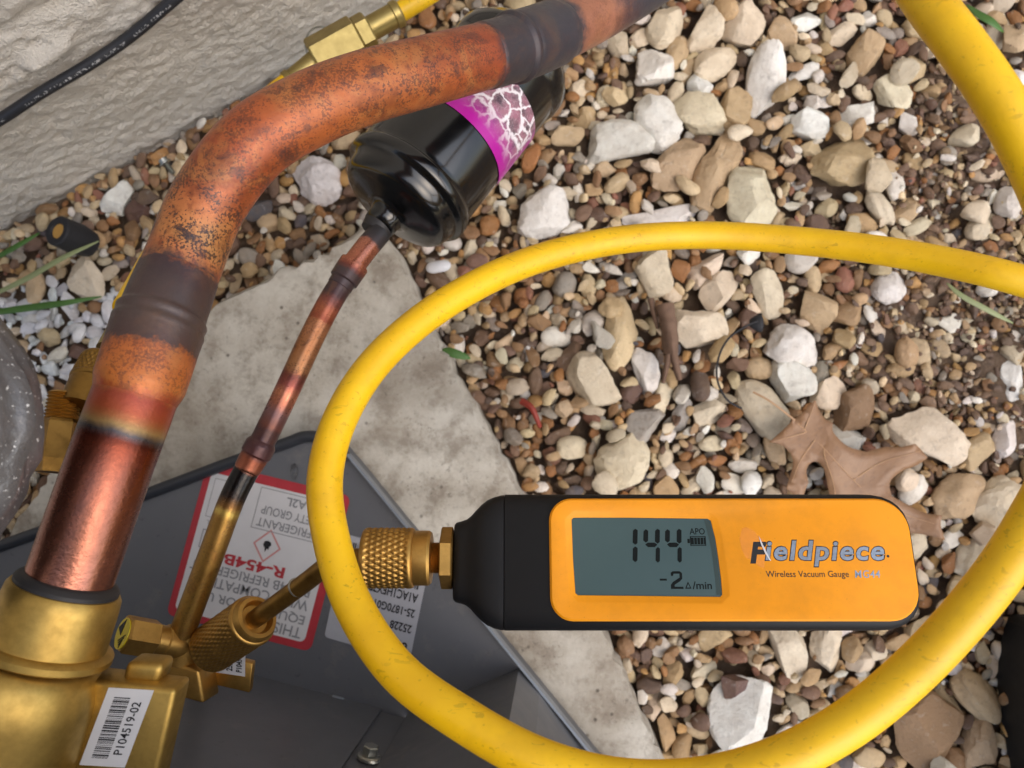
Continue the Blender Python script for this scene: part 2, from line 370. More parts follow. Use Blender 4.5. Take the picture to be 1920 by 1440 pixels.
# pad
PADZ = .03
padpx = [(20, 985), (215, 725), (325, 608), (400, 567), (510, 510), (613, 468), (672, 428), (705, 418), (728, 440), (783, 560), (830, 655), (887, 755), (973, 915), (1060, 1065), (1132, 1180), (1173, 1269), (1242, 1425), (1330, 1610), (1500, 2000), (-500, 2200)]
pp = []
for i in range(len(padpx)):
    a, b = Vector(padpx[i]), Vector(padpx[(i+1) % len(padpx)]); m = 1 if i > 16 else max(1, int((b-a).length/14))
    for k in range(m):
        q = a.lerp(b, k/m); j = 0 if i > 15 else 4.5
        pp.append(PZ(q.x+rng.normal()*j*.6, q.y+rng.normal()*j*.6, PADZ))
bm = bmesh.new(); top = [bm.verts.new(p) for p in pp]; mid = [bm.verts.new(p) for p in pp]; bot = [bm.verts.new((p.x, p.y, -.01)) for p in pp]
cen = sum(pp, Vector())/len(pp)
for v in top: v.co += (cen-v.co).normalized()*.0035*random.uniform(.4, 1.3)
for v in mid: v.co.z -= .004*random.uniform(.6, 1.6)
n = len(pp); bm.faces.new(top)
for i in range(n):
    bm.faces.new((top[i], mid[i], mid[(i+1) % n], top[(i+1) % n])); bm.faces.new((mid[i], bot[i], bot[(i+1) % n], mid[(i+1) % n]))
bmesh.ops.triangulate(bm, faces=[f for f in bm.faces if len(f.verts) > 4])
bm.verts.index_update(); V = [v.co.copy() for v in bm.verts]; Fs = [[v.index for v in f.verts] for f in bm.faces]; bm.free()
pad = mk('concrete_pad', V, Fs, M['concrete'], sharp=.9); setp(pad, 'pale weathered concrete pad with chipped edge under the grey unit', 'pad')

# ------------------------------------------------------------------ stones and gravel
def ico(level):
    bm = bmesh.new(); bmesh.ops.create_icosphere(bm, subdivisions=level, radius=1); bm.verts.ensure_lookup_table()
    V = np.array([v.co[:] for v in bm.verts]); Fc = np.array([[v.index for v in f.verts] for f in bm.faces]); bm.free(); return V, Fc
ICO = {k: ico(k) for k in (2, 3, 4)}
def rock(level, r, angular):
    V, Fc = ICO[level]; V = V.copy(); nf = r.integers(8, 14) if angular else r.integers(3, 7)
    for _ in range(nf):
        nrm = r.normal(size=3); nrm /= np.linalg.norm(nrm); c = r.uniform(.50, .82) if angular else r.uniform(.66, .92)
        d = np.maximum(0, V@nrm-c); V -= (d*(.95 if angular else .75))[:, None]*nrm
    for k in range(3):                 # low lumps
        q = r.normal(size=3)*(1.3+k*1.4); ph = r.uniform(0, 6.28); V *= (1+((.035 if angular else .07)/(k+1)+.015)*np.sin(V@q+ph))[:, None]
    if level >= 3:
        for k in range(5):
            q = r.normal(size=3)*(5+3*k); V *= (1+.012*np.sin(V@q+r.uniform(0, 6.28)))[:, None]
    V -= (V.max(0)+V.min(0))/2; V /= np.abs(V).max(0); return V
CELL = .0012; X0, X1, Y0, Y1 = -.50, .47, -.40, .40
nx, ny = int((X1-X0)/CELL), int((Y1-Y0)/CELL)
hm = np.zeros((ny, nx)); idm = -np.ones((ny, nx), int)
cxs = X0+(np.arange(nx)+.5)*CELL; cys = Y0+(np.arange(ny)+.5)*CELL
CXg, CYg = np.meshgrid(cxs, cys)
block = ((CXg-W0.x)*WN.x+(CYg-W0.y)*WN.y) < .002
def inpoly(px, X, Y):
    ins = np.zeros(X.shape, bool); j = len(px)-1
    for i in range(len(px)):
        xi, yi = px[i]; xj, yj = px[j]
        ins ^= ((yi > Y) != (yj > Y)) & (X < (xj-xi)*(Y-yi)/(yj-yi+1e-12)+xi); j = i
    return ins
padm = inpoly([(p.x, p.y) for p in pp], CXg, CYg)
hm = np.maximum(hm, np.max([np.clip(1.25-np.hypot(CXg-q.x, CYg-q.y)/R, 0, 1) for q, R in soil_pts], 0)*.0065-.006)
hm[padm] = PADZ+.02; hm[block] = 1.0
def foot(x, y, a, b, yaw):
    R = max(a, b); i0, i1 = int((x-R-X0)/CELL), int((x+R-X0)/CELL)+1; j0, j1 = int((y-R-Y0)/CELL), int((y+R-Y0)/CELL)+1
    i0, j0 = max(i0, 0), max(j0, 0); i1, j1 = min(i1, nx), min(j1, ny)
    if i1 <= i0 or j1 <= j0: return None
    dx = cxs[i0:i1][None]-x; dy = cys[j0:j1][:, None]-y; c, s = math.cos(yaw), math.sin(yaw)
    r2 = ((dx*c+dy*s)/a)**2+((-dx*s+dy*c)/b)**2; m = r2 < 1
    return (slice(j0, j1), slice(i0, i1)), m, np.sqrt(np.clip(1-r2, 0, 1))
def settle(x, y, a, b, c, yaw, pct=78):
    f = foot(x, y, a, b, yaw)
    if f is None or not f[1].any(): return None
    sl_, m, q = f; v = (hm[sl_]+c*q)[m]; return np.percentile(v, pct), f
def commit(f, zc, c, i):
    sl_, m, q = f; t = zc+c*q*.95; up = m & (t > hm[sl_]); hm[sl_] = np.where(up, t, hm[sl_]); idm[sl_] = np.where(up, i, idm[sl_])
# hand-placed stones: u, v, long, short (photo px), tilt of the long axis in the picture (deg, 0 = across), colour
W_, C_, T_, B_, G_, R_, Y_ = 'ebe8e0', 'dfd0b6', 'c2a984', '8f7356', 'a39e96', '5f4640', 'dfcca0'
ST = [(1247, 40, 88, 70, 80, C_), (1272, 88, 70, 44, 70, T_), (1327, 47, 88, 68, 85, C_), (1402, 35, 84, 72, 60, C_), (1228, 118, 95, 78, 40, W_), (1345, 108, 92, 60, 25, C_),
 (1296, 118, 66, 24, 60, T_), (1317, 147, 48, 44, 0, W_), (1318, 202, 104, 78, -10, C_), (1382, 195, 95, 60, 80, T_), (1443, 140, 140, 74, 80, W_), (1236, 225, 115, 80, -60, W_),
 (1166, 257, 138, 74, 5, W_), (1275, 305, 124, 76, 50, T_), (1347, 312, 168, 72, 68, T_), (1412, 372, 140, 98, 75, C_), (1017, 394, 104, 88, 10, W_), (1245, 402, 145, 44, 6, W_),
 (1205, 58, 46, 34, 30, C_), (1476, 52, 66, 50, -55, T_), (1517, 27, 58, 42, 0, W_), (1630, 92, 98, 64, 85, T_), (1727, 118, 60, 42, 75, T_), (1682, 166, 74, 60, -30, C_),
 (1527, 222, 70, 60, -30, W_), (1617, 207, 62, 50, 15, W_), (1517, 123, 62, 34, 30, W_), (1592, 302, 130, 96, 30, T_), (1660, 380, 80, 44, -65, C_), (1713, 386, 60, 40, 40, T_),
 (1530, 270, 44, 32, -20, Y_), (1491, 286, 42, 28, 10, C_), (1637, 18, 36, 30, 0, W_), (1882, 45, 84, 44, 75, C_), (1912, 140, 60, 44, 50, W_), (1561, 18, 46, 28, 70, Y_), (1560, 175, 40, 30, 70, W_),
 (1235, 507, 84, 72, -60, C_), (1330, 500, 84, 46, 40, C_), (1352, 538, 84, 56, 45, C_), (1312, 612, 104, 84, -35, C_), (1216, 692, 90, 46, -78, W_), (1166, 622, 140, 62, 82, Y_),
 (1113, 712, 118, 80, -40, C_), (1172, 866, 112, 90, 40, C_), (1213, 790, 72, 60, 40, G_), (1281, 776, 66, 32, 75, G_), (1246, 742, 76, 30, 70, C_), (1186, 736, 42, 38, 0, R_),
 (1336, 772, 64, 46, 20, C_), (1175, 520, 54, 26, 35, G_), (1146, 575, 46, 40, 0, T_), (1447, 546, 94, 54, -75, C_), (1540, 577, 82, 68, -60, T_), (1678, 534, 66, 58, 60, W_), (1496, 652, 98, 80, -30, W_),
 (1487, 713, 90, 74, -35, W_), (1430, 688, 50, 44, 20, T_), (1562, 737, 64, 54, 50, C_), (1436, 766, 128, 70, -48, C_), (1612, 766, 98, 66, 70, B_), (1594, 823, 72, 52, -30, W_),
 (1752, 814, 146, 84, -28, C_), (1911, 712, 72, 40, 85, W_), (1902, 820, 70, 46, 50, W_), (1845, 846, 70, 50, 30, T_), (1808, 930, 104, 76, 30, T_), (1884, 952, 96, 84, 50, C_), (1712, 897, 66, 30, 8, T_),
 (1843, 1050, 88, 66, 40, C_), (1387, 1342, 136, 104, 80, W_), (1484, 1218, 118, 60, -60, C_), (1560, 1222, 86, 58, -80, C_), (1621, 1247, 48, 42, 30, C_), (1752, 1192, 86, 64, 20, T_), (1737, 1372, 136, 112, 70, B_),
 (1846, 1312, 100, 66, -40, T_), (1852, 1402, 96, 58, 80, T_), (1793, 1332, 100, 30, -65, T_), (1652, 1226, 40, 36, 0, C_), (1380, 1283, 52, 44, 10, R_), (1641, 1432, 56, 42, -20, T_), (1346, 1200, 60, 42, 20, T_),
 (206, 362, 72, 52, 70, W_), (592, 332, 100, 84, -50, W_), (246, 388, 56, 46, 20, R_), (152, 520, 96, 66, -70, C_), (492, 410, 46, 38, 0, T_), (640, 250, 60, 46, 30, T_), (132, 656, 50, 36, 0, R_),
 (418, 236, 46, 32, 30, C_), (330, 290, 40, 32, 0, C_), (555, 262, 54, 40, 10, W_), (655, 120, 70, 44, 30, G_), (830, 70, 56, 44, 20, W_), (752, 118, 70, 46, 60, C_), (1085, 160, 50, 40, 50, C_), (1098, 210, 44, 40, 0, T_), (1136, 168, 46, 34, 70, C_)]
ST_NAME = {W_: 'white', C_: 'cream', T_: 'tan', B_: 'brown', G_: 'grey', R_: 'dark maroon', Y_: 'yellowish'}
SPECIAL = {(1017, 394): 'white five-sided stone beside the black filter cylinder', (1166, 257): 'chalk white lobed stone lying flat, lower of a joined-looking pair', (1347, 312): 'long tan finger-shaped stone leaning between two other tan stones',
 (1387, 1342): 'large white ridged stone below the gauge, with a maroon pebble against it', (1737, 1372): 'big flat brown stone under the yellow hose by the black case', (1752, 814): 'long cream stone with a blunt end beside the dry oak leaf',
 (1113, 712): 'angular cream stone with grey top beside the pea gravel', (1213, 790): 'smooth grey triangular stone among pea gravel', (1172, 866): 'cream stone right above the gauge with a flat top', (1216, 692): 'white almond-shaped stone beside the bark strip',
 (1312, 612): 'broad cream stone on the other side of the bark strip from the almond-shaped one', (592, 332): 'white angular rock between the copper pipe and the black cylinder', (206, 362): 'small white upright rock at the foot of the stucco wall',
 (132, 656): 'dark brown flat pebble lying on the white stone chips', (1592, 302): 'tan earthy rock half sunk in the dirt inside the hose curve', (1443, 140): 'tall white oblong stone standing on end among cream stones', (1660, 380): 'cream teardrop stone above the hose'}
LM = [((1590, 860), 'beside the oak leaf'), ((1255, 640), 'beside the bark strip'), ((1365, 690), 'beside the thin black wire'), ((1870, 1280), 'beside the black case'), ((1030, 250), 'beside the black filter drier'), ((1300, 395), 'just outside the hose loop'), ((1330, 500), 'just inside the hose loop'),
 ((1260, 900), 'above the gauge face'), ((1450, 1220), 'below the gauge'), ((1100, 1230), 'beside the pad edge'), ((880, 690), 'beside the pad edge'), ((1800, 600), 'on the bare dirt'), ((1300, 60), 'in the heap of pale rocks'), ((1700, 200), 'inside the upper hose curve'), ((1880, 100), 'outside the upper hose curve'),
 ((1860, 900), 'beside the lower hose curve'), ((250, 350), 'at the foot of the stucco wall'), ((560, 330), 'between the thick pipe and the filter'), ((110, 620), 'by the white chips'), ((640, 100), 'by the pale brass valve'), ((1000, 640), 'in the pea gravel beside the pad'), ((1500, 690), 'in the white stone cluster'), ((1560, 230), 'on the gravel past the rock heap')]
def near(u, v): return min(LM, key=lambda q_: (q_[0][0]-u)**2+(q_[0][1]-v)**2)[1]
def size_px(px, z=.012): return px/F*(H-z)
stones = []
for i, (u, v, l, s_, ang, col) in enumerate(ST):
    r = np.random.default_rng(100+i); p = PZ(u, v, .012); a, b = size_px(l)/2, size_px(s_)/2; c = min(b*.75, .011)
    yaw = math.radians(ang); res = settle(p.x, p.y, a, b, c, yaw, 70)
    zc = c*.62+.0015*r.random() if res is None else min(max(res[0]*.75, c*.55), .02)
    if res: commit(res[1], zc, c, -2-i)
    stones.append((p.x, p.y, zc, a, b, c, yaw, i, col))
# pebbles: dropped one by one on the height field, each choosing the lowest of a few spots
PAL = [('b3966f', 22), ('c6b08c', 20), ('d3c4aa', 18), ('8d6b4a', 17), ('6d5444', 10), ('5c4a40', 9), ('8f877c', 9), ('94653a', 8), ('b98f58', 6), ('e0dace', 9), ('70564a', 4), ('4d4c52', 2), ('8a5c4a', 5)]
pw = np.array([k for _, k in PAL], float); pw /= pw.sum()
white_c = PZ(105, 665, .01)
free = np.argwhere(~(block | padm)); peb = []
def zone(x, y):
    so_ = max(max(0, 1-math.hypot(x-q.x, y-q.y)/R) for q, R in soil_pts)
    wh = max(0, 1-math.hypot((x-white_c.x), (y-white_c.y))/.062); return so_, wh
NP = 15500
for k in range(330):
    u, v = rng.uniform(760, 1960), rng.uniform(-60, 1480)
    if v > 380 and u < 1080 and rng.random() < .75: continue
    p = PZ(u, v, .01); jj, ii = int((p.y-Y0)/CELL), int((p.x-X0)/CELL)
    if not (0 <= jj < ny and 0 <= ii < nx) or padm[jj, ii] or block[jj, ii] or idm[jj, ii] != -1: continue
    a = rng.uniform(.0058, .0098); b = a*rng.uniform(.5, .9); c = b*rng.uniform(.6, .85); yaw = rng.uniform(0, math.pi); res = settle(p.x, p.y, a, b, c, yaw, 85)
    if res is None or res[0] > .017 or (block | padm)[res[1][0]][res[1][1]].mean() > .02: continue
    commit(res[1], res[0], c, len(peb)); peb.append((p.x, p.y, res[0], a, b, c, yaw, ('d3c4aa', 'e0dace', 'c6b08c', 'b3966f', 'd3c4aa')[rng.integers(5)], 0))
for k in range(NP):
    best = None; small = k > 12500
    for t in range(7 if k > 3500 else 3):
        j, i = free[rng.integers(len(free))]; x, y = cxs[i], cys[j]
        so_, wh = zone(x, y)
        L = (1.25 if wh > .1 else 1)*np.clip(rng.lognormal(math.log(.0048), .32), .0022, .0092)*(1-.5*min(1, so_*1.6))*(.55 if small else 1)
        a, b = L*1.06, L*rng.uniform(.5, .95); c = b*rng.uniform(.55, .95); yaw = rng.uniform(0, math.pi)
        res = settle(x, y, a, b, c, yaw)
        if res is None: continue
        if (block | padm)[res[1][0]][res[1][1]].mean() > .10: continue
        if best is None or res[0]+.4*c < best[0]: best = (res[0]+.4*c, x, y, a, b, c, yaw, res, so_, wh)
    if best is None: continue
    _, x, y, a, b, c, yaw, (zc, f), so_, wh = best
    if zc > .024: continue
    commit(f, zc, c, len(peb))
    if wh > .12 and rng.random() < .85: col = ('e4e5e9', 'ececec', 'dcdfe4')[rng.integers(3)]
    elif so_ > .2 and rng.random() < .35: col = ('6a5444', '7b6350', '5a483e')[rng.integers(3)]
    else: col = PAL[rng.choice(len(PAL), p=pw)][0]
    peb.append((x, y, zc, a, b, c, yaw, col, wh))
# crumbs of dirt on the bare soil
dmask = (np.max([1.15-np.hypot(CXg-q.x, CYg-q.y)/R for q, R in soil_pts], 0) > 0) & ~(block | padm); dcell = np.argwhere(dmask); NB = len(peb)
for k in range(6500):
    j, i = dcell[rng.integers(len(dcell))]; x, y = cxs[i], cys[j]; L = np.clip(rng.lognormal(math.log(.0013), .4), .0007, .0032)
    a, b = L, L*rng.uniform(.5, .95); c = b*rng.uniform(.6, 1); jj, ii = int((y-Y0)/CELL), int((x-X0)/CELL)
    if idm[jj, ii] < -1 or (idm[jj, ii] >= 0 and rng.random() > .03): continue
    zc = hm[jj, ii]+c*.35; col = ('6b5646', '806850', '594a40', '9a8264', 'b89c76', 'c8b494')[rng.integers(6)]
    if zc > .016: continue
    peb.append((x, y, zc, a, b, c, rng.uniform(0, 3.1), col, 0))
# which pebbles show largest in the picture
vis = np.bincount(idm[idm >= 0], minlength=len(peb)).astype(float)
for i, p in enumerate(peb):
    u, v, d = proj((p[0], p[1], p[2]))
    if not (10 < u < 1910 and 10 < v < 1430): vis[i] = 0
big = set(np.argsort(-vis)[:300].tolist())
def rotm(yaw, r, tilt):
    e = Matrix.Rotation(yaw, 3, 'Z') @ Matrix.Rotation(r.normal()*tilt, 3, 'X') @ Matrix.Rotation(r.normal()*tilt, 3, 'Y'); return np.array(e)
def jit(col, r, k=.13):
    c = np.array(hx(col)); return np.clip(c*(1+r.normal()*k)*(1+r.normal(size=3)*.018), .01, .9)
for (x, y, zc, a, b, c, yaw, i, col) in stones:
    r = np.random.default_rng(500+i); V = rock(4, r, r.random() < .8)*1.06
    V = (V*np.array([a, b, c]))@rotm(yaw, r, .10).T; 
    o = mk('stone', V+np.array([x, y, zc]), ICO[4][1], M['stone'], sharp=.32); o.color = (*jit(col, r, .06), 1)
    lab = SPECIAL.get((ST[i][0], ST[i][1])); nm = ST_NAME[col]; shp = 'elongated' if a/b > 1.45 else 'chunky'
    if lab: setp(o, lab, 'stone', 'larger stones scattered on the gravel')
    else:
        sz_ = 'big' if ST[i][2] > 92 else ('medium' if ST[i][2] > 62 else 'small'); nb__ = near(ST[i][0], ST[i][1])
        setp(o, f'{sz_} {shp} {nm} stone {nb__}', 'stone', f'{sz_} {shp} {nm} stones {nb__}')
VAR2 = [rock(2, np.random.default_rng(900+i), i % 6 != 0) for i in range(40)]
VAR3 = []
for i in range(24):
    me = bpy.data.meshes.new('pebble'); me.from_pydata(rock(3, np.random.default_rng(1900+i), i % 2 == 0).tolist(), [], ICO[3][1].tolist()); me.shade_smooth(); me.set_sharp_from_angle(angle=.42); me.materials.append(M['stone']); VAR3.append(me)
HUE = {'b3966f': 'tan', 'c6b08c': 'light tan', 'd3c4aa': 'cream', '8d6b4a': 'brown', '6d5444': 'dark brown', '5c4a40': 'dark earthen', '8f877c': 'grey', '94653a': 'orange brown', 'b98f58': 'golden', 'e0dace': 'whitish', '70564a': 'reddish brown', '4d4c52': 'slate', '8a5c4a': 'pinkish brown',
       'e4e5e9': 'white chipped', 'ececec': 'white chipped', 'dcdfe4': 'white chipped', '6a5444': 'earthy', '7b6350': 'earthy', '5a483e': 'earthy'}
SV, SF, SC = [], [], []; off = 0; F2 = ICO[2][1]
for i, (x, y, zc, a, b, c, yaw, col, wh) in enumerate(peb):
    r = np.random.default_rng(3000+i); cc = jit(col, r)
    if i in big:
        o = bpy.data.objects.new('pebble', VAR3[r.integers(24)]); COL.objects.link(o); o.location = (x, y, zc); o.scale = (a*1.05, b*1.05, c*1.05)
        o.rotation_euler = (r.normal()*.25, r.normal()*.25, yaw); o.color = (*cc, 1)
        pu, pv, _ = proj((x, y, zc)); nb__ = near(pu, pv); rd = 'round' if b/a > .78 else 'oval'
        setp(o, f'small {rd} {HUE[col]} pebble {nb__}', 'pebble', f'{rd} {HUE[col]} pebbles {nb__}')
    else:
        V = (VAR2[r.integers(40)]*np.array([a, b, c])*1.06)@rotm(yaw, r, .25).T+np.array([x, y, zc])
        SV.append(V); SF.append(F2+off); off += len(V); SC.append(np.repeat(np.append(cc, 1)[None], len(V), 0))
SV = np.vstack(SV); SF = np.vstack(SF); SC = np.vstack(SC)
me = bpy.data.meshes.new('gravel'); me.vertices.add(len(SV)); me.vertices.foreach_set('co', SV.ravel()); me.loops.add(len(SF)*3); me.loops.foreach_set('vertex_index', SF.ravel().astype(np.int32))
me.polygons.add(len(SF)); me.polygons.foreach_set('loop_start', np.arange(len(SF), dtype=np.int32)*3); me.polygons.foreach_set('loop_total', np.full(len(SF), 3, np.int32)); me.update(calc_edges=True)
ca = me.color_attributes.new('Col', 'FLOAT_COLOR', 'POINT'); ca.data.foreach_set('color', SC.astype(np.float32).ravel()); me.shade_smooth(); me.set_sharp_from_angle(angle=.52); me.materials.append(M['gravel'])
go = bpy.data.objects.new('gravel', me); COL.objects.link(go); setp(go, 'mixed tan and brown pea gravel covering the ground', 'gravel', kind='stuff')

# ------------------------------------------------------------------ condenser unit: pan, cabinet panels, labels
PANZ = .055
UP = Vector((0, 0, 1))
unit = empty('condenser_unit', PZ(500, 1300, PADZ), 'grey sheet metal outdoor condenser unit standing on the concrete pad', 'air conditioner')
panpx = [(-260, 1112), (270, 920), (545, 820)]
for k in range(9):
    a = math.radians(200-k*(200-128+0)/8); 
    pass
cor = spline([Vector((545, 820, 0)), Vector((585, 812, 0)), Vector((625, 826, 0)), Vector((660, 862, 0))], 8)
panpx += [(q[0], q[1]) for q in cor[1:]]+[(1100, 1402), (1260, 1600), (1200, 2100), (-300, 2100)]
pan = [PZ(u, v, PANZ) for u, v in panpx]
plate('base_pan', pan, UP, .018, M['cabinet'], unit)
plate('pan_foot', [PZ(u, v, PANZ-.018) for u, v in ((100, 1050), (560, 900), (650, 930), (1000, 1400), (1000, 1900), (100, 1900))], UP, PANZ-.018-PADZ+.001, M['rim_dark'], unit)
# upturned lip of the pan: wide roll on the far side, thin bright edge on the long side
lip = spline([PZ(u, v, PANZ+.001) for u, v in [(-260, 1118), (0, 1024), (270, 928), (430, 868), (545, 828)]+[(q[0]-2, q[1]+6) for q in cor[3:-1:3]]+[(650, 862)]], .003)
tube('pan_lip', lip, .0032, M['rim_dark'], unit, n=12)
ed = [PZ(u, v, PANZ+.006) for u, v in ((650, 852), (700, 912), (880, 1133), (1000, 1281), (1100, 1404), (1260, 1602))]
edp = spline(ed, .006); prof = [(-.0006, -.007), (.0006, -.007), (.0006, .0), (-.0006, .0)]
Vv, Fv = [], []; tn = Vector((edp[-1]-edp[0])).normalized(); sn = Vector((tn.y, -tn.x, 0))
for q in edp:
    for (a, b) in prof: Vv.append(Vector(q)+sn*a+UP*b)
for i in range(len(edp)-1):
    for k in range(4): Fv.append((i*4+k, i*4+(k+1) % 4, (i+1)*4+(k+1) % 4, (i+1)*4+k))
mk('pan_edge', Vv, Fv, M['rim_edge'], unit, sharp=.5)
# cabinet panels rise from the pan
CZT = .72
def wallpanel(name, a, b, mat=None, th=.0012, z0=PANZ, z1=CZT, out=0):
    A, B = PZ(*a, PANZ), PZ(*b, PANZ); d = (B-A).normalized(); nrm = Vector((-d.y, d.x, 0)); A = A+nrm*out; B = B+nrm*out
    V = []
    for z in (z0, z1):
        for q, o in ((A, 0), (B, 0), (B, -th), (A, -th)): V.append(Vector((q.x, q.y, z))+nrm*o)
    return mk(name, V, [(0, 1, 2, 3), (7, 6, 5, 4), (0, 4, 5, 1), (1, 5, 6, 2), (2, 6, 7, 3), (3, 7, 4, 0)], mat or M['cabinet'], unit, smooth=False)
wallpanel('valve_panel', (-300, 1064), (716, 1328))
wallpanel('corner_panel', (712, 1327), (762, 1341), out=-.0016)
wallpanel('recess_panel', (762, 1342), (973, 1253))
wallpanel('corner_post', (973, 1253), (1012, 1293))
wallpanel('side_panel', (1012, 1293), (1210, 1560))
tp = [PZ(u, v, PANZ) for u, v in ((-300, 1064), (716, 1328), (762, 1342), (973, 1253), (1012, 1293), (1210, 1560), (1150, 2100), (-300, 2100))]
plate('light_block_top', [Vector((p.x, p.y, CZT+.003)) for p in tp], UP, .003, M['cabinet'], unit)  # unseen top, added to keep light out of the cabinet
sc_o = PZ(744, 1338, PANZ); sc_n = PZ(762, 1342, PANZ)-PZ(721, 1331, PANZ); sc_n = Vector((-sc_n.y, sc_n.x, 0)).normalized()
sz = P(690, 1418, .335)
# hex screw in the valve panel
pA, pB = PZ(480, 1267, PANZ), PZ(716, 1328, PANZ); dn = (pB-pA).normalized(); pn = Vector((-dn.y, dn.x, 0))
def on_panel(u, v, off=0):
    r = P(u, v, 1)-CAM; t = (pA+pn*off-CAM).dot(pn)/r.dot(pn); return CAM+r*t
s0 = on_panel(692, 1418)
scr = lathe('screw', s0-pn*.001, pn, [(0, .0052), (.0012, .0052), (.0018, .0045)], M['steel'], unit, n=28)
lathe('screw_head', s0+pn*.0008, pn, [(0, .0036), (.0035, .0036), (.004, .0031)], M['steel'], scr, n=6, smooth=False)
s1 = PZ(634, 1309, PANZ+.001)
box('tab', s1, Vector((.006, -.0015, 0)), Vector((.0006, .0022, 0)), UP*.001, M['rim_edge'], unit, bev=.0003)
# printed labels on the pan
LZ = PANZ+.0003
class Quad:
    def __init__(s, tl, tr, bl, pz):     # text-reading corners in photo pixels on a plane
        s.bl = pz(*bl); s.X = pz(*tr)-pz(*tl); s.Y = pz(*tl)-s.bl; s.w = s.X.length; s.h = s.Y.length; s.ex = s.X.normalized(); s.ey = s.Y.normalized(); s.up = s.ex.cross(s.ey).normalized()
        if s.up.dot(CZ) < 0: s.up = -s.up
    def at(s, x, y, off=0): return s.bl+s.X*x+s.Y*y+s.up*off
    def rect(s, name, x0, x1, y0, y1, mat, parent, off=0, r=0, thick=.00012):
        pts = rrect(x0*s.w, x1*s.w, y0*s.h, y1*s.h, r) if r else [(x0*s.w, y0*s.h), (x1*s.w, y0*s.h), (x1*s.w, y1*s.h), (x0*s.w, y1*s.h)]
        return plate(name, [s.bl+s.ex*a+s.ey*b+s.up*off for a, b in pts], s.up, thick, mat, parent)
    def text(s, body, x0, x1, y0, y1, mat, parent, off=.0001, **k):
        return text(body, s.at(x0, y0, off), s.ex, s.ey, s.up, (x1-x0)*s.w, (y1-y0)*s.h, mat, parent, **k)
    def frame(s, name, x0, x1, y0, y1, t, mat, parent, off=.0001):
        bx, by = t/s.w, t/s.h; V = []
        for (a, b) in ((x0, y0), (x1, y0), (x1, y1), (x0, y1), (x0+bx, y0+by), (x1-bx, y0+by), (x1-bx, y1-by), (x0+bx, y1-by)): V.append(s.at(a, b, off))
        return mk(name, V, [(0, 1, 5, 4), (1, 2, 6, 5), (2, 3, 7, 6), (3, 0, 4, 7)], mat, parent, smooth=False)
q = Quad((582, 1222), (312, 1152), (658, 930), lambda u, v: PZ(u, v, LZ))
lab = q.rect('warning_label', 0, 1, 0, 1.0, M['red_print'], unit, .0001, .004); lab['label'] = 'red bordered white refrigerant warning label'
q.rect('label_field', .055, .955, .06, .955, M['white_paper'], lab, .0002, .003)
T4 = .00032
for body, x0, x1, y0, y1 in (('THIS UNIT IS', .09, .62, .872, .94), ('EQUIPPED FOR USE', .09, .86, .785, .852), ('WITH COMPATIBLE', .09, .88, .70, .765), ('R-454B REFRIGERANT', .10, .93, .622, .682)):
    q.text(body, x0, x1, y0, y1, M['grey_ink'], lab, T4, bold=.012)
q.text('R-454B', .30, .72, .535, .605, M['red_print'], lab, T4, bold=.03)
dc = q.at(.46, .43, .0003); rr = .0085
def diamond(r1, r2, mat, nm):
    V = []
    for r_ in (r1, r2):
        for a in range(4): V.append(dc+q.ex*r_*math.cos(a*math.pi/2)+q.ey*r_*math.sin(a*math.pi/2)*1.15)
    return mk(nm, V, [(i, (i+1) % 4, 4+(i+1) % 4, 4+i) for i in range(4)], mat, lab, smooth=False)
diamond(.0078, .0066, M['pale_red_print'], 'hazard_diamond')
fl = [(0, -.0028), (.0018, -.0022), (.0022, -.0004), (.0012, .0012), (.0012, .0002), (.0004, .0034), (-.0004, .0012), (-.0012, .002), (-.0014, 0), (-.0022, -.0006), (-.0018, -.0022)]
mk('flame_symbol', [dc+q.ex*a+q.ey*b+q.up*.0001 for a, b in fl], [tuple(range(len(fl)))], M['ink'], lab, smooth=False)
q.frame('box_outline', .08, .60, .075, .34, .0004, M['grey_ink'], lab, T4)
q.text('REFRIGERANT', .11, .57, .265, .32, M['grey_ink'], lab, T4, bold=.01); q.text('SAFETY GROUP', .12, .56, .185, .24, M['grey_ink'], lab, T4, bold=.01); q.text('A2L', .27, .41, .10, .155, M['grey_ink'], lab, T4, bold=.02)
q.frame('code_outline', .74, .92, .09, .34, .0003, M['grey_ink'], lab, T4); q.frame('book_symbol', .74, .91, .42, .54, .0005, M['grey_ink'], lab, T4)
q.text('MANUAL', .76, .90, .36, .385, M['grey_ink'], lab, T4)
q2 = Quad((768, 1240), (608, 1194), (808, 1045), lambda u, v: PZ(u, v, LZ))
lb2 = q2.rect('barcode_label', 0, 1, 0, 1, M['grey_paper'], unit, .0001, .002)
bars = []
x = .04; r5 = np.random.default_rng(5)
Vb, Fb = [], []
def bars_mesh(name, Q, x0, x1, y0, y1, parent, seed, n=46, vert=False, off=.00016):
    r_ = np.random.default_rng(seed); ws = r_.choice([1, 1, 2, 3], n).astype(float); gs = r_.choice([1, 1, 2], n).astype(float); tot = (ws+gs).sum(); x = 0; V = []; Fb = []
    for w__, g_ in zip(ws, gs):
        a, b = x/tot, (x+w__)/tot; x += w__+g_
        A, B = (x0+(x1-x0)*a), (x0+(x1-x0)*b)
        i = len(V); V += [Q.at(A, y0, off), Q.at(B, y0, off), Q.at(B, y1, off), Q.at(A, y1, off)]; Fb.append((i, i+1, i+2, i+3))
    return mk(name, V, Fb, M['ink'], parent, smooth=False)
bars_mesh('barcode', q2, .07, .93, .06, .33, lb2, 3)
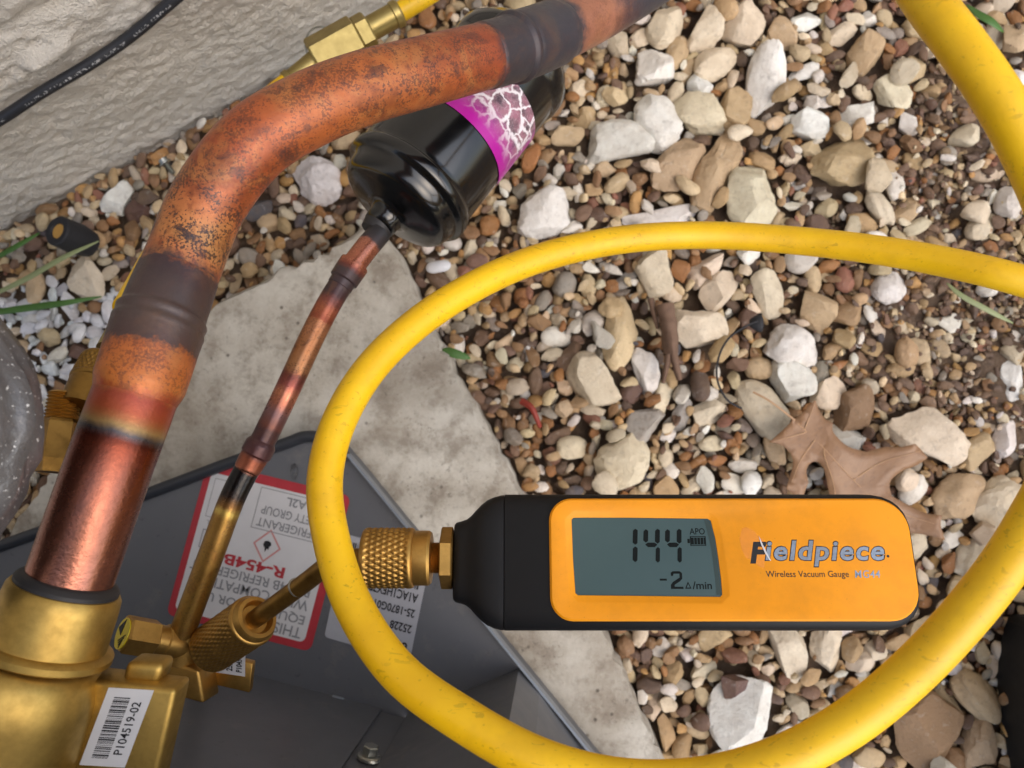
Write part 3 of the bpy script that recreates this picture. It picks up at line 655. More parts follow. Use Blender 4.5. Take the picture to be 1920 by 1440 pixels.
q2.text('A1AC1HFX7P 01', .05, .72, .37, .46, M['ink'], lb2, .00016, bold=.02); q2.text('25-1870G01', .05, .52, .52, .60, M['ink'], lb2, .00016, bold=.02)
q2.text('25228', .05, .30, .67, .75, M['ink'], lb2, .00016, bold=.025); q2.text('6 OF', .06, .34, .84, .93, M['ink'], lb2, .00016, bold=.03)
# water drop on the pan
dr = PZ(552, 884, PANZ+.0002)
mg = NT('water'); mg.set(Base_Color=(.95, .95, .95), Roughness=.02, IOR=1.33, Transmission_Weight=1.0); M['water'] = mg.m
V, Fc = ICO[3]; Vd = V.copy()*np.array([.0022, .0042, .0016]); Vd[:, 2] = np.maximum(Vd[:, 2], 0)
o = mk('water_drop', Vd+np.array(dr), Fc, M['water'], sharp=None); setp(o, 'clear water drop on the grey pan beside the red label', 'water drop')

# ------------------------------------------------------------------ suction line
PR = .0107
sp = spline([P(*a) for a in ((75, 1235, .198), (131, 1085, .200), (203, 880, .203), (262, 720, .208), (297, 615, .213), (345, 490, .2205), (392, 378, .2235), (478, 268, .2235), (580, 206, .228), (680, 166, .235), (776, 140, .244), (880, 113, .258), (945, 96, .2685), (1040, 62, .287), (1130, 18, .304), (1230, -42, .322), (1360, -130, .35), (1480, -225, .375))], .0012)
sA = lambda u, v: s_at(sp, u, v)
stops = [(sA(131, 1085), 'aa7260', .92, .22, .0), (sA(160, 1000), '94604e', .92, .26, .0), (sA(195, 900), '8a5444', .92, .26, .0), (sA(220, 838), '7a3a28', .9, .25, .0), (sA(226, 818), '3a1614', .85, .25, 0),
 (sA(229, 808), '5c6468', .6, .35, 0), (sA(233, 799), '9c7c48', .5, .38, 0), (sA(241, 780), 'a04c28', .5, .34, 0), (sA(248, 755), 'a0442c', .5, .32, .05), (sA(253, 742), '963c2a', .5, .35, .1),
 (sA(257, 733), 'be6c28', .25, .42, .45), (sA(279, 671), 'b8642c', .25, .45, .5), (sA(283, 660), '4a3634', .15, .4, .1), (sA(300, 608), '504340', .2, .32, .1), (sA(337, 508), '3a2c32', .15, .4, .1),
 (sA(340, 500), 'b5643a', .25, .4, .9), (sA(355, 462), 'c48248', .3, .36, 1.), (sA(385, 388), 'b46434', .28, .38, .85), (sA(440, 305), 'ac5228', .25, .4, .6), (sA(560, 215), 'b4602c', .25, .41, .55), (sA(700, 160), 'b4642c', .22, .44, .7), (sA(800, 133), 'ae5a28', .22, .44, .65), (sA(897, 109), '9c4826', .22, .44, .5),
 (sA(907, 106), '37343a', .1, .45, .1), (sA(1052, 57), '403e46', .1, .42, .1), (sA(1060, 53), 'ac7258', .25, .42, .2), (sA(1108, 30), 'bc7e62', .3, .4, .25), (sA(1135, 15), '644c4c', .2, .42, .3), (sA(1165, -2), '45444c', .15, .42, .1)]
M['suction'] = mat_pipe('heat_marked_copper', stops, warp=.022, calm=(sA(244, 765), sA(257, 730)))
suct = empty('suction_pipe', Vector(sp[0]), 'thick bent copper suction pipe with orange oxide and blackened joints', 'pipe')
SL = arclen(sp); sn_ = SL/SL[-1]
tube('pipe', sp, PR, M['suction'], suct, n=48, s_abs=sn_)
def sleeve(name, path, snorm, a, b, prof, R, mat, parent, n=48):
    i0, i1 = np.searchsorted(snorm, a), np.searchsorted(snorm, b); seg = path[i0:i1+1]
    ss = np.linspace(0, 1, 70); L = arclen(seg); seg2 = np.stack([np.interp(ss*L[-1], L, seg[:, k]) for k in range(3)], 1); sa = a+(b-a)*ss
    xs, ys = zip(*prof)
    return tube(name, seg2, lambda t, s: R*np.interp(t, xs, ys), mat, parent, n=n, s_abs=sa, sharp=1.2)
sleeve('coupling', sp, sn_, sA(252, 748), sA(337, 507), [(0, .97), (.05, 1.03), (.12, 1.10), (.40, 1.125), (.50, 1.14), (.53, 1.155), (.56, 1.10), (.585, 1.13), (.61, 1.14), (.64, 1.06), (.8, 1.045), (.95, 1.02), (1, .98)], PR, M['suction'], suct)
sleeve('coupling', sp, sn_, sA(905, 107), sA(1050, 57), [(0, .98), (.03, 1.03), (.28, 1.04), (.335, 1.06), (.35, 1.15), (.385, 1.16), (.40, 1.07), (.43, 1.11), (.9, 1.10), (.97, 1.04), (1, .98)], PR, M['suction'], suct)
# braze ring where the pipe enters the valve
i0 = np.searchsorted(sn_, sA(128, 1095)); T0 = Vector(sp[i0+4]-sp[i0-4]).normalized()
# ------------------------------------------------------------------ suction service valve (cast brass)
AX = T0                            # points up the pipe
vo = Vector(sp[i0])
sv = empty('suction_service_valve', vo-AX*.06, 'large cast brass service valve with white barcode sticker, holding the thick copper pipe', 'valve')
lathe('braze_ring', vo-AX*.001, AX, [(0, .0127), (.0012, .0127), (.0022, .0119), (.0028, .0110)], M['solder'], sv, n=48)
lathe('collar', vo-AX*.0172, AX, [(0, .0146), (.001, .0145), (.0125, .0141), (.0152, .0138), (.0163, .0131), (.0166, .0120)], M['brass_cast'], sv, n=56)
BO = vo-AX*.0172
BR = .0205
ctr = BO-CX*.0035                  # body axis a little to the left of the collar
lathe('flange', BO-AX*.0012, AX, [(0, .0158), (.0006, .0166), (.0022, .0166), (.003, .0156), (.0034, .0140)], M['brass_cast'], sv, n=56)
lathe('body', ctr-AX*.075, AX, [(0, .014), (.02, .0165), (.038, BR), (.062, BR*1.0), (.0665, BR*.985), (.071, BR*.93), (.0735, BR*.86), (.0745, BR*.76)], M['brass_cast'], sv, n=64)
# side block with sticker: its front face lies on the sticker's plane
k = .198
b1, b2, b3, b4 = P(192, 1277, k), P(331, 1294, k), P(296, 1450, k-.004), P(150, 1450, k-.004)
exb = (b2-b1); eyb = -(b2-P(276, 1530, k-.006)); 
bx_c = (P(160, 1284, k-.001)+P(331, 1294, k-.001))/2
eyv = P(128, 1560, k-.001)-P(192, 1277, k-.001); exv = P(331, 1294, k-.001)-P(150, 1273, k-.001)
nb = exv.cross(eyv).normalized(); nb = nb if nb.dot(CZ) > 0 else -nb
box('side_block', (P(150, 1273, k)+exv*.5+eyv*.5)-nb*.010, exv, eyv, nb*.010, M['brass_cast'], sv, bev=.0014, seg=3)
tA, tB = P(236, 1244, k+.004), P(306, 1250, k+.004); ey2 = P(228, 1275, k+.004)-tA
box('boss', (tA+tB)/2+ey2*.5-nb*.008, tB-tA, ey2*1.3, nb*.0085, M['brass_cast'], sv, bev=.0018, seg=3)
fo = P(150, 1273, k)
def on_block(u, v):
    r = P(u, v, 1)-CAM; t = (fo+nb*.00015-CAM).dot(nb)/r.dot(nb); return CAM+r*t
qs = Quad((149, 1434), (204, 1289), (234, 1439), on_block)    # reads up the block
st = qs.rect('sticker', 0, 1, 0, 1, M['white_paper'], sv, .0001)
bars_mesh('barcode', qs, .10, .90, .44, .80, st, 11, 34, off=.00012)
qs.text('P104519-02', .16, .84, .16, .36, M['ink'], st, .00012, bold=.012)
# tail to the cabinet panel and mounting stub
tl = ctr-AX*.075
tube('tail', spline([tl+AX*.004, tl-AX*.02+Vector((0, -.004, -.01)), tl-AX*.03+Vector((0, -.03, -.05)), tl-AX*.03+Vector((0, -.075, -.075))], .004), .0115, M['brass_cast'], sv, n=24)

# ------------------------------------------------------------------ liquid line
lp = spline([P(*a) for a in ((340, 1190, .290), (372, 1105, .290), (398, 1035, .290), (440, 925, .291), (491, 830, .293), (534, 742, .295), (586, 630, .298), (618, 568, .301), (649, 518, .304), (680, 474, .308), (712, 436, .313))], .001)
lA = lambda u, v: s_at(lp, u, v); LL = arclen(lp); ln_ = LL/LL[-1]
lst = [(0, 'a5813c', .8, .38, .25), (lA(422, 970), 'a57f3c', .8, .36, .3), (lA(426, 960), 'd6b860', .85, .3, 0), (lA(431, 948), '8a6230', .7, .35, .1), (lA(438, 930), '2a1c16', .5, .25, 0), (lA(446, 912), '0e0c0e', .3, .2, 0), (lA(462, 884), '150f10', .3, .22, 0),
 (lA(465, 877), 'b0694e', .7, .35, .3), (lA(472, 862), 'a05a40', .7, .35, .2), (lA(477, 852), '5c3a3c', .4, .35, .1), (lA(500, 806), '4a3236', .4, .34, .2), (lA(503, 798), '7a4a40', .5, .34, .1), (lA(515, 775), '826060', .5, .32, .1), (lA(524, 755), 'b8735c', .8, .28, .1), (lA(532, 735), 'd68a6a', .85, .28, .1), (lA(538, 722), '9c5248', .6, .34, .2),
 (lA(545, 702), '85463c', .6, .34, .3), (lA(551, 690), 'c08a5c', .7, .34, .5), (lA(590, 604), 'c4845c', .7, .34, .35), (lA(593, 599), '9a4e36', .6, .35, .2), (lA(604, 580), 'b8684a', .7, .3, .3), (lA(613, 566), '8c5048', .5, .34, .4), (lA(622, 552), '45343a', .35, .36, .2), (lA(650, 513), '4a4042', .35, .34, .2), (lA(655, 506), '8a4c40', .7, .3, .1), (lA(662, 497), 'c47a60', .9, .26, .05), (lA(688, 464), 'c8826a', .9, .26, .05), (lA(693, 458), '3c3a3e', .3, .45, .1), (1, '2a2a2d', .2, .5, 0)]
M['liquid'] = mat_pipe('heat_marked_thin_copper', lst, warp=.02, wscale=260, speck=.8)
liq = empty('liquid_pipe', Vector(lp[0]), 'thin straight copper liquid pipe with brass coloured foot and dark joints', 'pipe')
LR = .00476
tube('pipe', lp, LR, M['liquid'], liq, n=32, s_abs=ln_)
sleeve('coupling', lp, ln_, lA(463, 882), lA(493, 826), [(0, .98), (.08, 1.05), (.5, 1.12), (.55, 1.22), (.85, 1.22), (.93, 1.12), (1, .98)], LR, M['liquid'], liq, 32)
sleeve('coupling', lp, ln_, lA(634, 535), lA(664, 495), [(0, .98), (.03, 1.05), (.25, 1.06), (.3, 1.22), (.9, 1.26), (1, 1.25)], LR, M['liquid'], liq, 32)
# ------------------------------------------------------------------ filter drier
A0, A1 = P(757, 366, .321), P(962, 118, .347)
DA = (A1-A0).normalized(); DL = (A1-A0).length; DR = .0275
fd = empty('filter_drier', (A0+A1)/2-Vector((0, 0, DR)), 'glossy black cylinder filter drier with torn-looking pink label under the copper pipe', 'filter drier')
pr = [(-.0180, .0066), (-.0140, .0070), (-.0118, .0078), (-.0106, .0110), (-.0094, .0170), (-.0082, .0212), (-.0070, .0234), (-.0052, .0248), (-.0030, .0254), (-.0006, .0257), (.0004, .0266), (.0010, .0282), (.0020, .0289), (.0050, .0289), (.0060, .0284), (.0067, .0274), (.0075, .0270), (.009, DR-.0002), (DL-.012, DR-.0002), (DL-.010, .0270), (DL-.0085, .0279), (DL-.006, .0286), (DL-.002, .0286), (DL, .0270), (DL+.003, .0256), (DL+.007, .0225), (DL+.010, .013), (DL+.012, .0074), (DL+.024, .0070)]
lathe('shell', A0, DA, pr, M['black_paint'], fd, n=96, sharp=None)
lathe('inlet_stub', A0-DA*.0215, DA, [(0, .0056), (.004, .0066), (.0085, .0069)], M['solder'], fd, n=32)
# label sheet wrapped on the shell
def mat_drier_label():
    m = NT('pink_lightning_label'); s = m.attr('s'); th = m.attr('th')
    co = m.n('CombineXYZ', {0: m.math('MULTIPLY', s, 2.3), 1: m.math('MULTIPLY', th, 5.2), 2: 0.}).outputs[0]
    wz = m.n('TexNoise', {'Vector': co, 'Scale': 4., 'Detail': 4.}); wv = m.n('VectorMath', {0: wz.outputs['Color'], 1: (.35, .35, 0)}, operation='MULTIPLY').outputs[0]
    cw = m.n('VectorMath', {0: co, 1: wv}, operation='ADD').outputs[0]
    vo_ = m.n('TexVoronoi', {'Vector': cw, 'Scale': 1.9}, feature='DISTANCE_TO_EDGE').outputs[0]; v2 = m.n('TexVoronoi', {'Vector': cw, 'Scale': 6.}, feature='DISTANCE_TO_EDGE').outputs[0]
    fade = m.math('MULTIPLY', m.ramp(s, [(.12, (0, 0, 0)), (.5, (1, 1, 1))]), m.ramp(th, [(.03, (0, 0, 0)), (.16, (1, 1, 1))]))
    dark = m.mix(m.ramp(m.noise(5, 5, .6, co), step01(.35, .65)), hx('8a7478'), hx('3e383c'))
    dark = m.mix(m.ramp(m.noise(2.2, 3, .5, co), step01(.4, .6)), dark, hx('a0707e'))
    c = m.mix(m.math('MULTIPLY', fade, .95), hx('ae1896'), dark)
    l1 = m.math('MULTIPLY', m.ramp(vo_, [(.03, (1, 1, 1)), (.10, (0, 0, 0))]), fade); l2 = m.math('MULTIPLY', m.ramp(v2, [(.01, (1, 1, 1)), (.04, (0, 0, 0))]), m.math('MULTIPLY', fade, .3))
    c = m.mix(m.math('MULTIPLY', l2, 1.0, True), c, hx('d8c8d4')); c = m.mix(l1, c, hx('ece6ec'))
    m.set(Base_Color=c, Roughness=.35); return m.m
M['drier_label'] = mat_drier_label()
x_, y_, z_ = frame(DA); view = (CAM-(A0+A1)/2); v_ = (view-DA*view.dot(DA)).normalized(); side = DA.cross(v_)
if side.dot(CX) < 0: side = -side
V, Fc, S, TH = [], [], [], []; na_, nt_ = 14, 60; t0, t1 = DL*.36, DL*.70; a0_, a1_ = math.radians(84), math.radians(-70)
for i in range(na_+1):
    for j in range(nt_+1):
        t = t0+(t1-t0)*i/na_; a = a0_+(a1_-a0_)*j/nt_; V.append(A0+DA*t+(v_*math.cos(a)+side*math.sin(a))*(DR+.0002)); S.append(i/na_); TH.append(j/nt_)
Fc = [(i*(nt_+1)+j, i*(nt_+1)+j+1, (i+1)*(nt_+1)+j+1, (i+1)*(nt_+1)+j) for i in range(na_) for j in range(nt_)]
lbl = mk('label', V, Fc, M['drier_label'], fd, attrs={'s': S, 'th': TH}, sharp=None); lbl['label'] = 'magenta label with white lightning cracks'

# ------------------------------------------------------------------ liquid service valve
lv = empty('liquid_service_valve', P(350, 1270, .305), 'small brass service valve with hex cap and yellow sticker under the thin pipe', 'valve')
ca, cb = P(338, 1206, .291), P(231, 1188, .277); ca_ax = (cb-ca).normalized(); cl = (cb-ca).length
lathe('neck', ca-ca_ax*.002, ca_ax, [(0, .0060), (.008, .0060), (.0085, .0054), (cl*.56, .0054)], M['brass'], lv, n=32)
lathe('hex_cap', ca+ca_ax*cl*.46, ca_ax, [(0, .0060), (.0006, .0070), (cl*.50, .0070), (cl*.54, .0064)], M['brass'], lv, n=6, rot=.3, smooth=False)
def mat_cap():
    m = simple('yellow_sticker', hx('d8c21e'), .4); return m
M['cap_yellow'] = mat_cap()
ex_, ey_, ez_ = frame(ca_ax)
cs = lathe('cap_sticker', cb-ca_ax*.0006, ca_ax, [(0, .0055), (.0010, .0055)], M['cap_yellow'], lv, n=36)
eu_ = (CY-ca_ax*CY.dot(ca_ax)).normalized(); ev_ = (CZ-ca_ax*CZ.dot(ca_ax)); ev_ = (ev_-eu_*ev_.dot(eu_)).normalized()
def capt(a, b, h=.0006): return cb+ca_ax*h+eu_*a+ev_*b
plate('warning_triangle', [capt(.0050, -.0004), capt(.0012, -.0046), capt(-.0008, -.0006)], ca_ax, .0002, M['ink'], cs)
for k_ in range(4): plate('print_line', [capt(*c_) for c_ in ((.0004-k_*.0011, .0036-k_*.0005), (-.0026-k_*.0006, -.0010+k_*.0008), (-.0029-k_*.0006, -.0008+k_*.0008), (.0001-k_*.0011, .0038-k_*.0005))], ca_ax, .0002, M['ink'], cs)
hub0 = P(338, 1232, .293); lat = Vector(lp[12]-lp[0]).normalized()
lathe('socket', hub0-lat*.002, lat, [(0, .0055), (.001, .0068), (.008, .0068), (.010, .0064), (.0122, .0062), (.0128, .0054)], M['brass'], lv, n=40)
bo = P(370, 1255, .300); e1 = (P(412, 1262, .3)-P(332, 1240, .3)); e2 = (P(366, 1222, .3)-P(376, 1292, .3))
box('valve_block', bo, e1*.95, e2, CZ*.013, M['brass'], lv, bev=.0012, seg=3, taper=.86)
box('mounting_plate', P(440, 1256, .303), (P(474, 1262, .303)-P(400, 1245, .303)), P(442, 1230, .303)-P(436, 1284, .303), CZ*.004, M['brass'], lv, bev=.0004)
qm = Quad((398, 1262), (399, 1215), (468, 1272), lambda u, v: P(u, v, .2985))
tg = qm.rect('tag', .06, .92, .12, .92, M['white_paper'], lv, .0003)
qm.text('25228', .2, .8, .45, .62, M['ink'], tg, .0004, bold=.03); qm.text('P10451', .2, .8, .2, .36, M['ink'], tg, .0004, bold=.03)
mp_ = P(385, 1258, .302); mq_ = PZ(388, 1250, PANZ-.002)
tube('mounting_stub', np.array([mp_.lerp(mq_, t) for t in np.linspace(0, 1, 6)]), .0045, M['brass'], lv, n=20)

# ------------------------------------------------------------------ brass adapter: knurled nut, tube, elbow, knurled nut
ad = empty('brass_adapter', P(500, 1130, .29), 'brass adapter tube with two knurled nuts joining the small valve to the gauge', 'fitting')
GD = .2555                         # depth of the gauge axis
n1a, n1b = P(396, 1216, .291), P(483, 1157, .2755); nax = (n1b-n1a).normalized(); nl = (n1b-n1a).length
knurl('knurled_nut', n1a, nax, nl*.93, .0093, M['brass'], ad, nd=34, nrow=14, depth=.0005)
lathe('nut_rim', n1a+nax*nl*.90, nax, [(0, .0086), (nl*.06, .0083), (nl*.10, .0076), (nl*.105, .0062), (nl*.06, .0056), (nl*.02, .0050)], M['brass'], ad, n=40, cap=False)
el = P(636, 1047, GD)
tube('tube', spline([n1a+nax*nl*.7, n1b+nax*.004, P(570, 1094, .2655), P(612, 1062, .2585), el, P(662, 1047, GD), P(690, 1046.5, GD)], .0012), .0033, M['brass_tube'], ad, n=28)
rg = P(557, 1102, .2672); rx = (P(570, 1094, .2655)-P(540, 1115, .2695)).normalized()
lathe('crimp_ring', rg-rx*.0004, rx, [(0, .0033), (.0001, .0036), (.0007, .0036), (.0008, .0033)], M['steel'], ad, n=28)
g0 = P(681, 1046, GD); gxv = CX
pxm = GD/F
knurl('knurled_nut', g0, gxv, 97*pxm, 56*pxm, M['brass'], ad, nd=30, nrow=9, depth=.0006)
lathe('collar', P(776, 1046, GD), gxv, [(0, 50*pxm), (2*pxm, 50.5*pxm), (28*pxm, 50.5*pxm), (33*pxm, 47*pxm), (34*pxm, 30*pxm)], M['brass'], ad, n=48)

# ------------------------------------------------------------------ vacuum gauge
gk = .2450/F                       # metres per photo pixel on the gauge face
TL = math.radians(-17)
gy = (CY*math.cos(TL)+CZ*math.sin(TL)).normalized(); gz = CX.cross(gy).normalized(); gO = P(1285, 1049, .2450)
def G(u, v, h=0): return gO+CX*((u-1285)*gk)+gy*(-(v-1049)*gk)+gz*h
ga = empty('vacuum_gauge', G(1285, 1049, -.03), 'yellow and black handheld vacuum gauge with grey display reading 144', 'gauge')
def shell(name, outline, levels, mat, parent, sharp=.6, closed=True):
    # outline: (u, v) list; levels: (inset px, height m) from the back to the front
    pts = np.array(outline, float); n = len(pts); V = []
    tg_ = np.roll(pts, -1, 0)-np.roll(pts, 1, 0); tg_ /= np.linalg.norm(tg_, axis=1)[:, None]; nr = np.stack([tg_[:, 1], -tg_[:, 0]], 1)
    cen = pts.mean(0)
    if ((pts-cen)*nr).sum(1).mean() > 0: nr = -nr
    for ins, h in levels:
        for p, q_ in zip(pts, nr): V.append(G(*(p+q_*ins), h))
    m = len(levels); Fs = [(i*n+k_, i*n+(k_+1) % n, (i+1)*n+(k_+1) % n, (i+1)*n+k_) for i in range(m-1) for k_ in range(n)]
    Fs += [tuple(range(n))[::-1], tuple(range((m-1)*n, m*n))]
    return mk(name, V, Fs, mat, parent, sharp=sharp)
def dens(pts, n=6):
    s = spline([Vector((a, b, 0)) for a, b in pts], 4); return [(q_[0], q_[1]) for q_ in s]
def loft(name, ST_, e_, mat, nb_=64):
    V = []
    for (u, hv, th_) in ST_:
        for k_ in range(nb_):
            a = 2*math.pi*k_/nb_; c_, s_ = math.cos(a), math.sin(a)
            V.append(G(u, 1049+hv*math.copysign(abs(s_)**e_, s_), -.0156+th_*math.copysign(abs(c_)**e_, c_)))
    m = len(ST_); Fs = [(i*nb_+k_, i*nb_+(k_+1) % nb_, (i+1)*nb_+(k_+1) % nb_, (i+1)*nb_+k_) for i in range(m-1) for k_ in range(nb_)]+[tuple(range(nb_)), tuple(range((m-1)*nb_, m*nb_))]
    return mk(name, V, Fs, mat, ga, sharp=1.0)
loft('boot', [(846, 66, .0070), (847, 72, .0090), (851, 76, .0102), (862, 78.5, .0108), (872, 82, .0114), (881, 89, .0122), (890, 99, .0132), (900, 109, .0141), (912, 118, .0148), (926, 124, .0152), (938, 127, .0154), (944, 127.6, .0154), (944.6, 127.0, .0152), (944.8, 124, .0148), (950, 124, .0148)], .34, M['black_plastic'])
loft('body', [(945.2, 126.4, .0150), (945.6, 127.4, .0153), (946.6, 127.8, .0154), (1640, 128, .0154), (1662, 127, .0154), (1680, 123.5, .0153), (1695, 117, .0152), (1706, 108, .0150), (1714, 97, .0147), (1719, 84, .0142), (1722, 66, .0132), (1722.5, 50, .011)], .28, M['black_plastic'])
# yellow face with a window
out = rrect(1029, 1713, 934, 1161, (58, 44, 44, 62), 9); inn = [(1077, 972), (1180, 972), (1332, 974), (1337, 977), (1343, 1010), (1346, 1048), (1348, 1085), (1348, 1113), (1345, 1116), (1180, 1114), (1082, 1113), (1078, 1110), (1075, 1048), (1074, 975)]
def inset(pts, k_):
    p = np.array(pts, float); c = p.mean(0); t_ = np.roll(p, -1, 0)-np.roll(p, 1, 0); t_ /= np.linalg.norm(t_, axis=1)[:, None]; nr = np.stack([t_[:, 1], -t_[:, 0]], 1)
    if ((p-c)*nr).sum() > 0: nr = -nr
    return p+nr*k_
bm = bmesh.new()
def loop(pts, h): return [bm.verts.new(G(a, b, h)) for a, b in pts]
L0 = loop(out, -.0045); L1 = loop(inset(out, 1.5), .0006); L2 = loop(inset(out, 5), .0012); L3 = loop(inset(inn, -15), .0012); L3b = loop(inset(inn, -11), .0009); L4 = loop(inset(inn, -1), .0003); L5 = loop(inn, -.0006)
def bridge(a, b):
    for i in range(len(a)): bm.faces.new((a[i], a[(i+1) % len(a)], b[(i+1) % len(b)], b[i]))
bridge(L0, L1); bridge(L1, L2); bridge(L3, L3b); bridge(L3b, L4); bridge(L4, L5)
ed_ = [bm.edges.get((l[i], l[(i+1) % len(l)])) for l in (L2, L3) for i in range(len(l))]
bmesh.ops.triangle_fill(bm, edges=ed_, use_beauty=True)
bm.verts.index_update(); V = [v.co.copy() for v in bm.verts]; Fs = [[v.index for v in f.verts] for f in bm.faces]; bm.free()
face = mk('yellow_face', V, Fs, M['yellow_face'], ga, sharp=.5)
disp = plate('display', [G(a, b, .0001) for a, b in inset(inn, -.5)], gz, .0005, M['lcd'], ga); disp['label'] = 'grey green liquid crystal display reading 144'
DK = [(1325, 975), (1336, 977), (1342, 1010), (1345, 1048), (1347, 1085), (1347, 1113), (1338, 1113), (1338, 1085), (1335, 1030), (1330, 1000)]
plate('display_dark_strip', [G(a, b, .00013) for a, b in DK], gz, .00005, M['lcd_strip'], disp)  # darker strip down the right side of the display
def seg(polys, mat, name, parent, h=.00014):
    V, Fs = [], []
    for pl in polys:
        i = len(V); V += [G(a, b, h) for a, b in pl]; Fs.append(tuple(range(i, len(V))))
    return mk(name, V, Fs, mat, parent, smooth=False)
def vseg(x0, x1, y0, y1, sl=.05): 
    w__ = x1-x0; return [(x0+sl*(1054-y0), y0+4), (x0+w__*.5+sl*(1054-y0), y0), (x1+sl*(1054-y0), y0+3), (x1+sl*(1054-y1), y1-3), (x0+w__*.5+sl*(1054-y1), y1), (x0+sl*(1054-y1), y1-4)]
def hseg(x0, x1, y, t): return [(x0, y), (x0+5, y-t*.5), (x1-5, y-t*.5), (x1, y), (x1-5, y+t*.7), (x0+5, y+t*.7)]
seg([vseg(1186, 1195, 992, 1022), vseg(1186, 1195, 1025, 1054)], M['lcd_ink'], 'digit', disp)
for x0 in (1206, 1247): seg([vseg(x0, x0+9, 993, 1018), vseg(x0+22, x0+31, 992, 1020), vseg(x0+23, x0+31, 1026, 1055), hseg(x0+5, x0+28, 1021.5, 7)], M['lcd_ink'], 'digit', disp)
seg([[(1235, 1084), (1248, 1084), (1248, 1087.5), (1235, 1087.5)]], M['lcd_ink'], 'minus_sign', disp)
seg([[(1256, 1073), (1260, 1070.5), (1273, 1070.5), (1277, 1074), (1277, 1084), (1272, 1089), (1262, 1095), (1262, 1098.5), (1278, 1098.5), (1278, 1102.5), (1255, 1102.5), (1255, 1095), (1259, 1090), (1272, 1082), (1272, 1075), (1261, 1075), (1260, 1079), (1256, 1079)]], M['lcd_ink'], 'digit', disp)
def gtext(body, u0, u1, v0, v1, mat, parent, h=.00014, **k_): return text(body, G(u0, v1, h), CX, gy, gz, (u1-u0)*gk, (v1-v0)*gk, mat, parent, thick=.00001, **k_)
gtext('/min', 1295, 1331, 1089, 1103, M['lcd_ink'], disp, bold=.015)
seg([[(1281, 1102), (1287, 1089), (1293, 1102)], ], M['lcd_ink'], 'delta_symbol', disp); seg([[(1284, 1100), (1287, 1093), (1290, 1100)]], M['lcd'], 'delta_symbol', disp, .00018)
gtext('APO', 1296, 1325, 991, 1003, M['lcd_ink'], disp, bold=.01)
bt = seg([[(1296, 1006), (1326, 1006), (1326, 1024), (1296, 1024)], [(1291, 1011), (1295.5, 1011), (1295.5, 1019), (1291, 1019)]], M['lcd_ink'], 'battery_symbol', disp)
seg([[(x0, 1009), (x0+.8, 1009), (x0+.8, 1021), (x0, 1021)] for x0 in (1303, 1309, 1315, 1321)]+[[(1298, 1007.5), (1324, 1007.5), (1324, 1008.6), (1298, 1008.6)], [(1298, 1021.5), (1324, 1021.5), (1324, 1022.6), (1298, 1022.6)]], M['lcd'], 'battery_gaps', disp, .00018)
gtext('F', 1404, 1438, 1017, 1057, M['ink'], face, .00122, bold=.045, shear=.22)  # foil letter coloured black, its dark reflection painted in
gtext('ieldpiece', 1431, 1658, 1013, 1064, M['ink'], face, .00122, bold=.045, shear=.20, space=1.12)
gtext('ieldpiece', 1433, 1656, 1015, 1062, M['silver'], face, .00128, bold=.022, shear=.20, space=1.13)
gtext('.', 1660, 1665, 1041, 1046, M['ink'], face, .00125, bold=.05)
M['worn'] = simple('glossy_worn_film', hx('e08c08'), .12, 0, .15, 300, coat=.4)
plate('worn_patch', [G(a, b, .00121) for a, b in ((1394, 992), (1404, 990), (1418, 998), (1424, 1008), (1433, 1012), (1436, 1030), (1432, 1050), (1428, 1066), (1418, 1060), (1408, 1050), (1396, 1046), (1390, 1030), (1388, 1012))], gz, .0001, M['worn'], face)
mk('film_edge', [G(a, b, .0014) for a, b in ((1424, 1006), (1430, 1021), (1436, 1036), (1443, 1052), (1440, 1051), (1433, 1038), (1427, 1022))], [tuple(range(7))], M['white_paper'], face, smooth=False)
gtext('Wireless Vacuum Gauge', 1431, 1585, 1070, 1085, M['ink'], face, .00125, bold=.004)
gtext('MG44', 1596, 1643, 1069, 1083, M['silver'], face, .00125, bold=.004, shear=.1, space=1.1)
def fit(nm, u0, u1, hv, mat, n=40, **k_): return lathe(nm, P(u0, 1046, GD), gxv, [(0, hv*.94*pxm), (2*pxm, hv*pxm), ((u1-u0-2)*pxm, hv*pxm), ((u1-u0)*pxm, hv*.94*pxm)], mat, ga, n=n, **k_)
fit('hex_nut', 827, 850, 57, M['brass'], 6, rot=.35, smooth=False)
thr = []
for i in range(24): thr.append((i*1.1*pxm, (27 if i % 2 else 29)*pxm))
lathe('threaded_neck', P(804, 1046, GD), gxv, thr, M['brass'], ga, n=32)

# ------------------------------------------------------------------ yellow hoses
HR = .0054
hp = spline([P(*a) for a in ((1180, -1100, .435), (1400, -560, .38), (1590, -250, .25), (1688, -75, .20), (1738, 2, .190), (1805, 90, .184), (1871, 185, .181), (1928, 290, .180), (1985, 430, .180), (2030, 620, .180), (2005, 830, .181), (1925, 995, .184), (1842, 1115, .185), (1720, 1250, .186), (1590, 1357, .186), (1450, 1430, .185), (1300, 1466, .186), (1150, 1464, .187), (1010, 1426, .189), (870, 1350, .195), (745, 1257, .204), (658, 1125, .216), (617, 990, .227), (609, 900, .232), (630, 805, .239), (688, 700, .249), (775, 612, .260), (880, 542, .272), (1000, 488, .285), (1150, 452, .296), (1310, 441, .303), (1480, 450, .299), (1690, 476, .284), (1900, 522, .266), (2120, 600, .265), (2400, 760, .33), (2700, 1000, .43))], .003)
ho = tube('charging_hose', hp, HR, M['hose'], None, n=40); setp(ho, 'scuffed yellow charging hose looping around the gauge', 'hose')
h2 = spline([P(*a) for a in ((1900, -900, .445), (1500, -560, .44), (1200, -310, .435), (1010, -160, .42), (900, -75, .405), (800, -8, .395), (742, 28, .392))], .003)
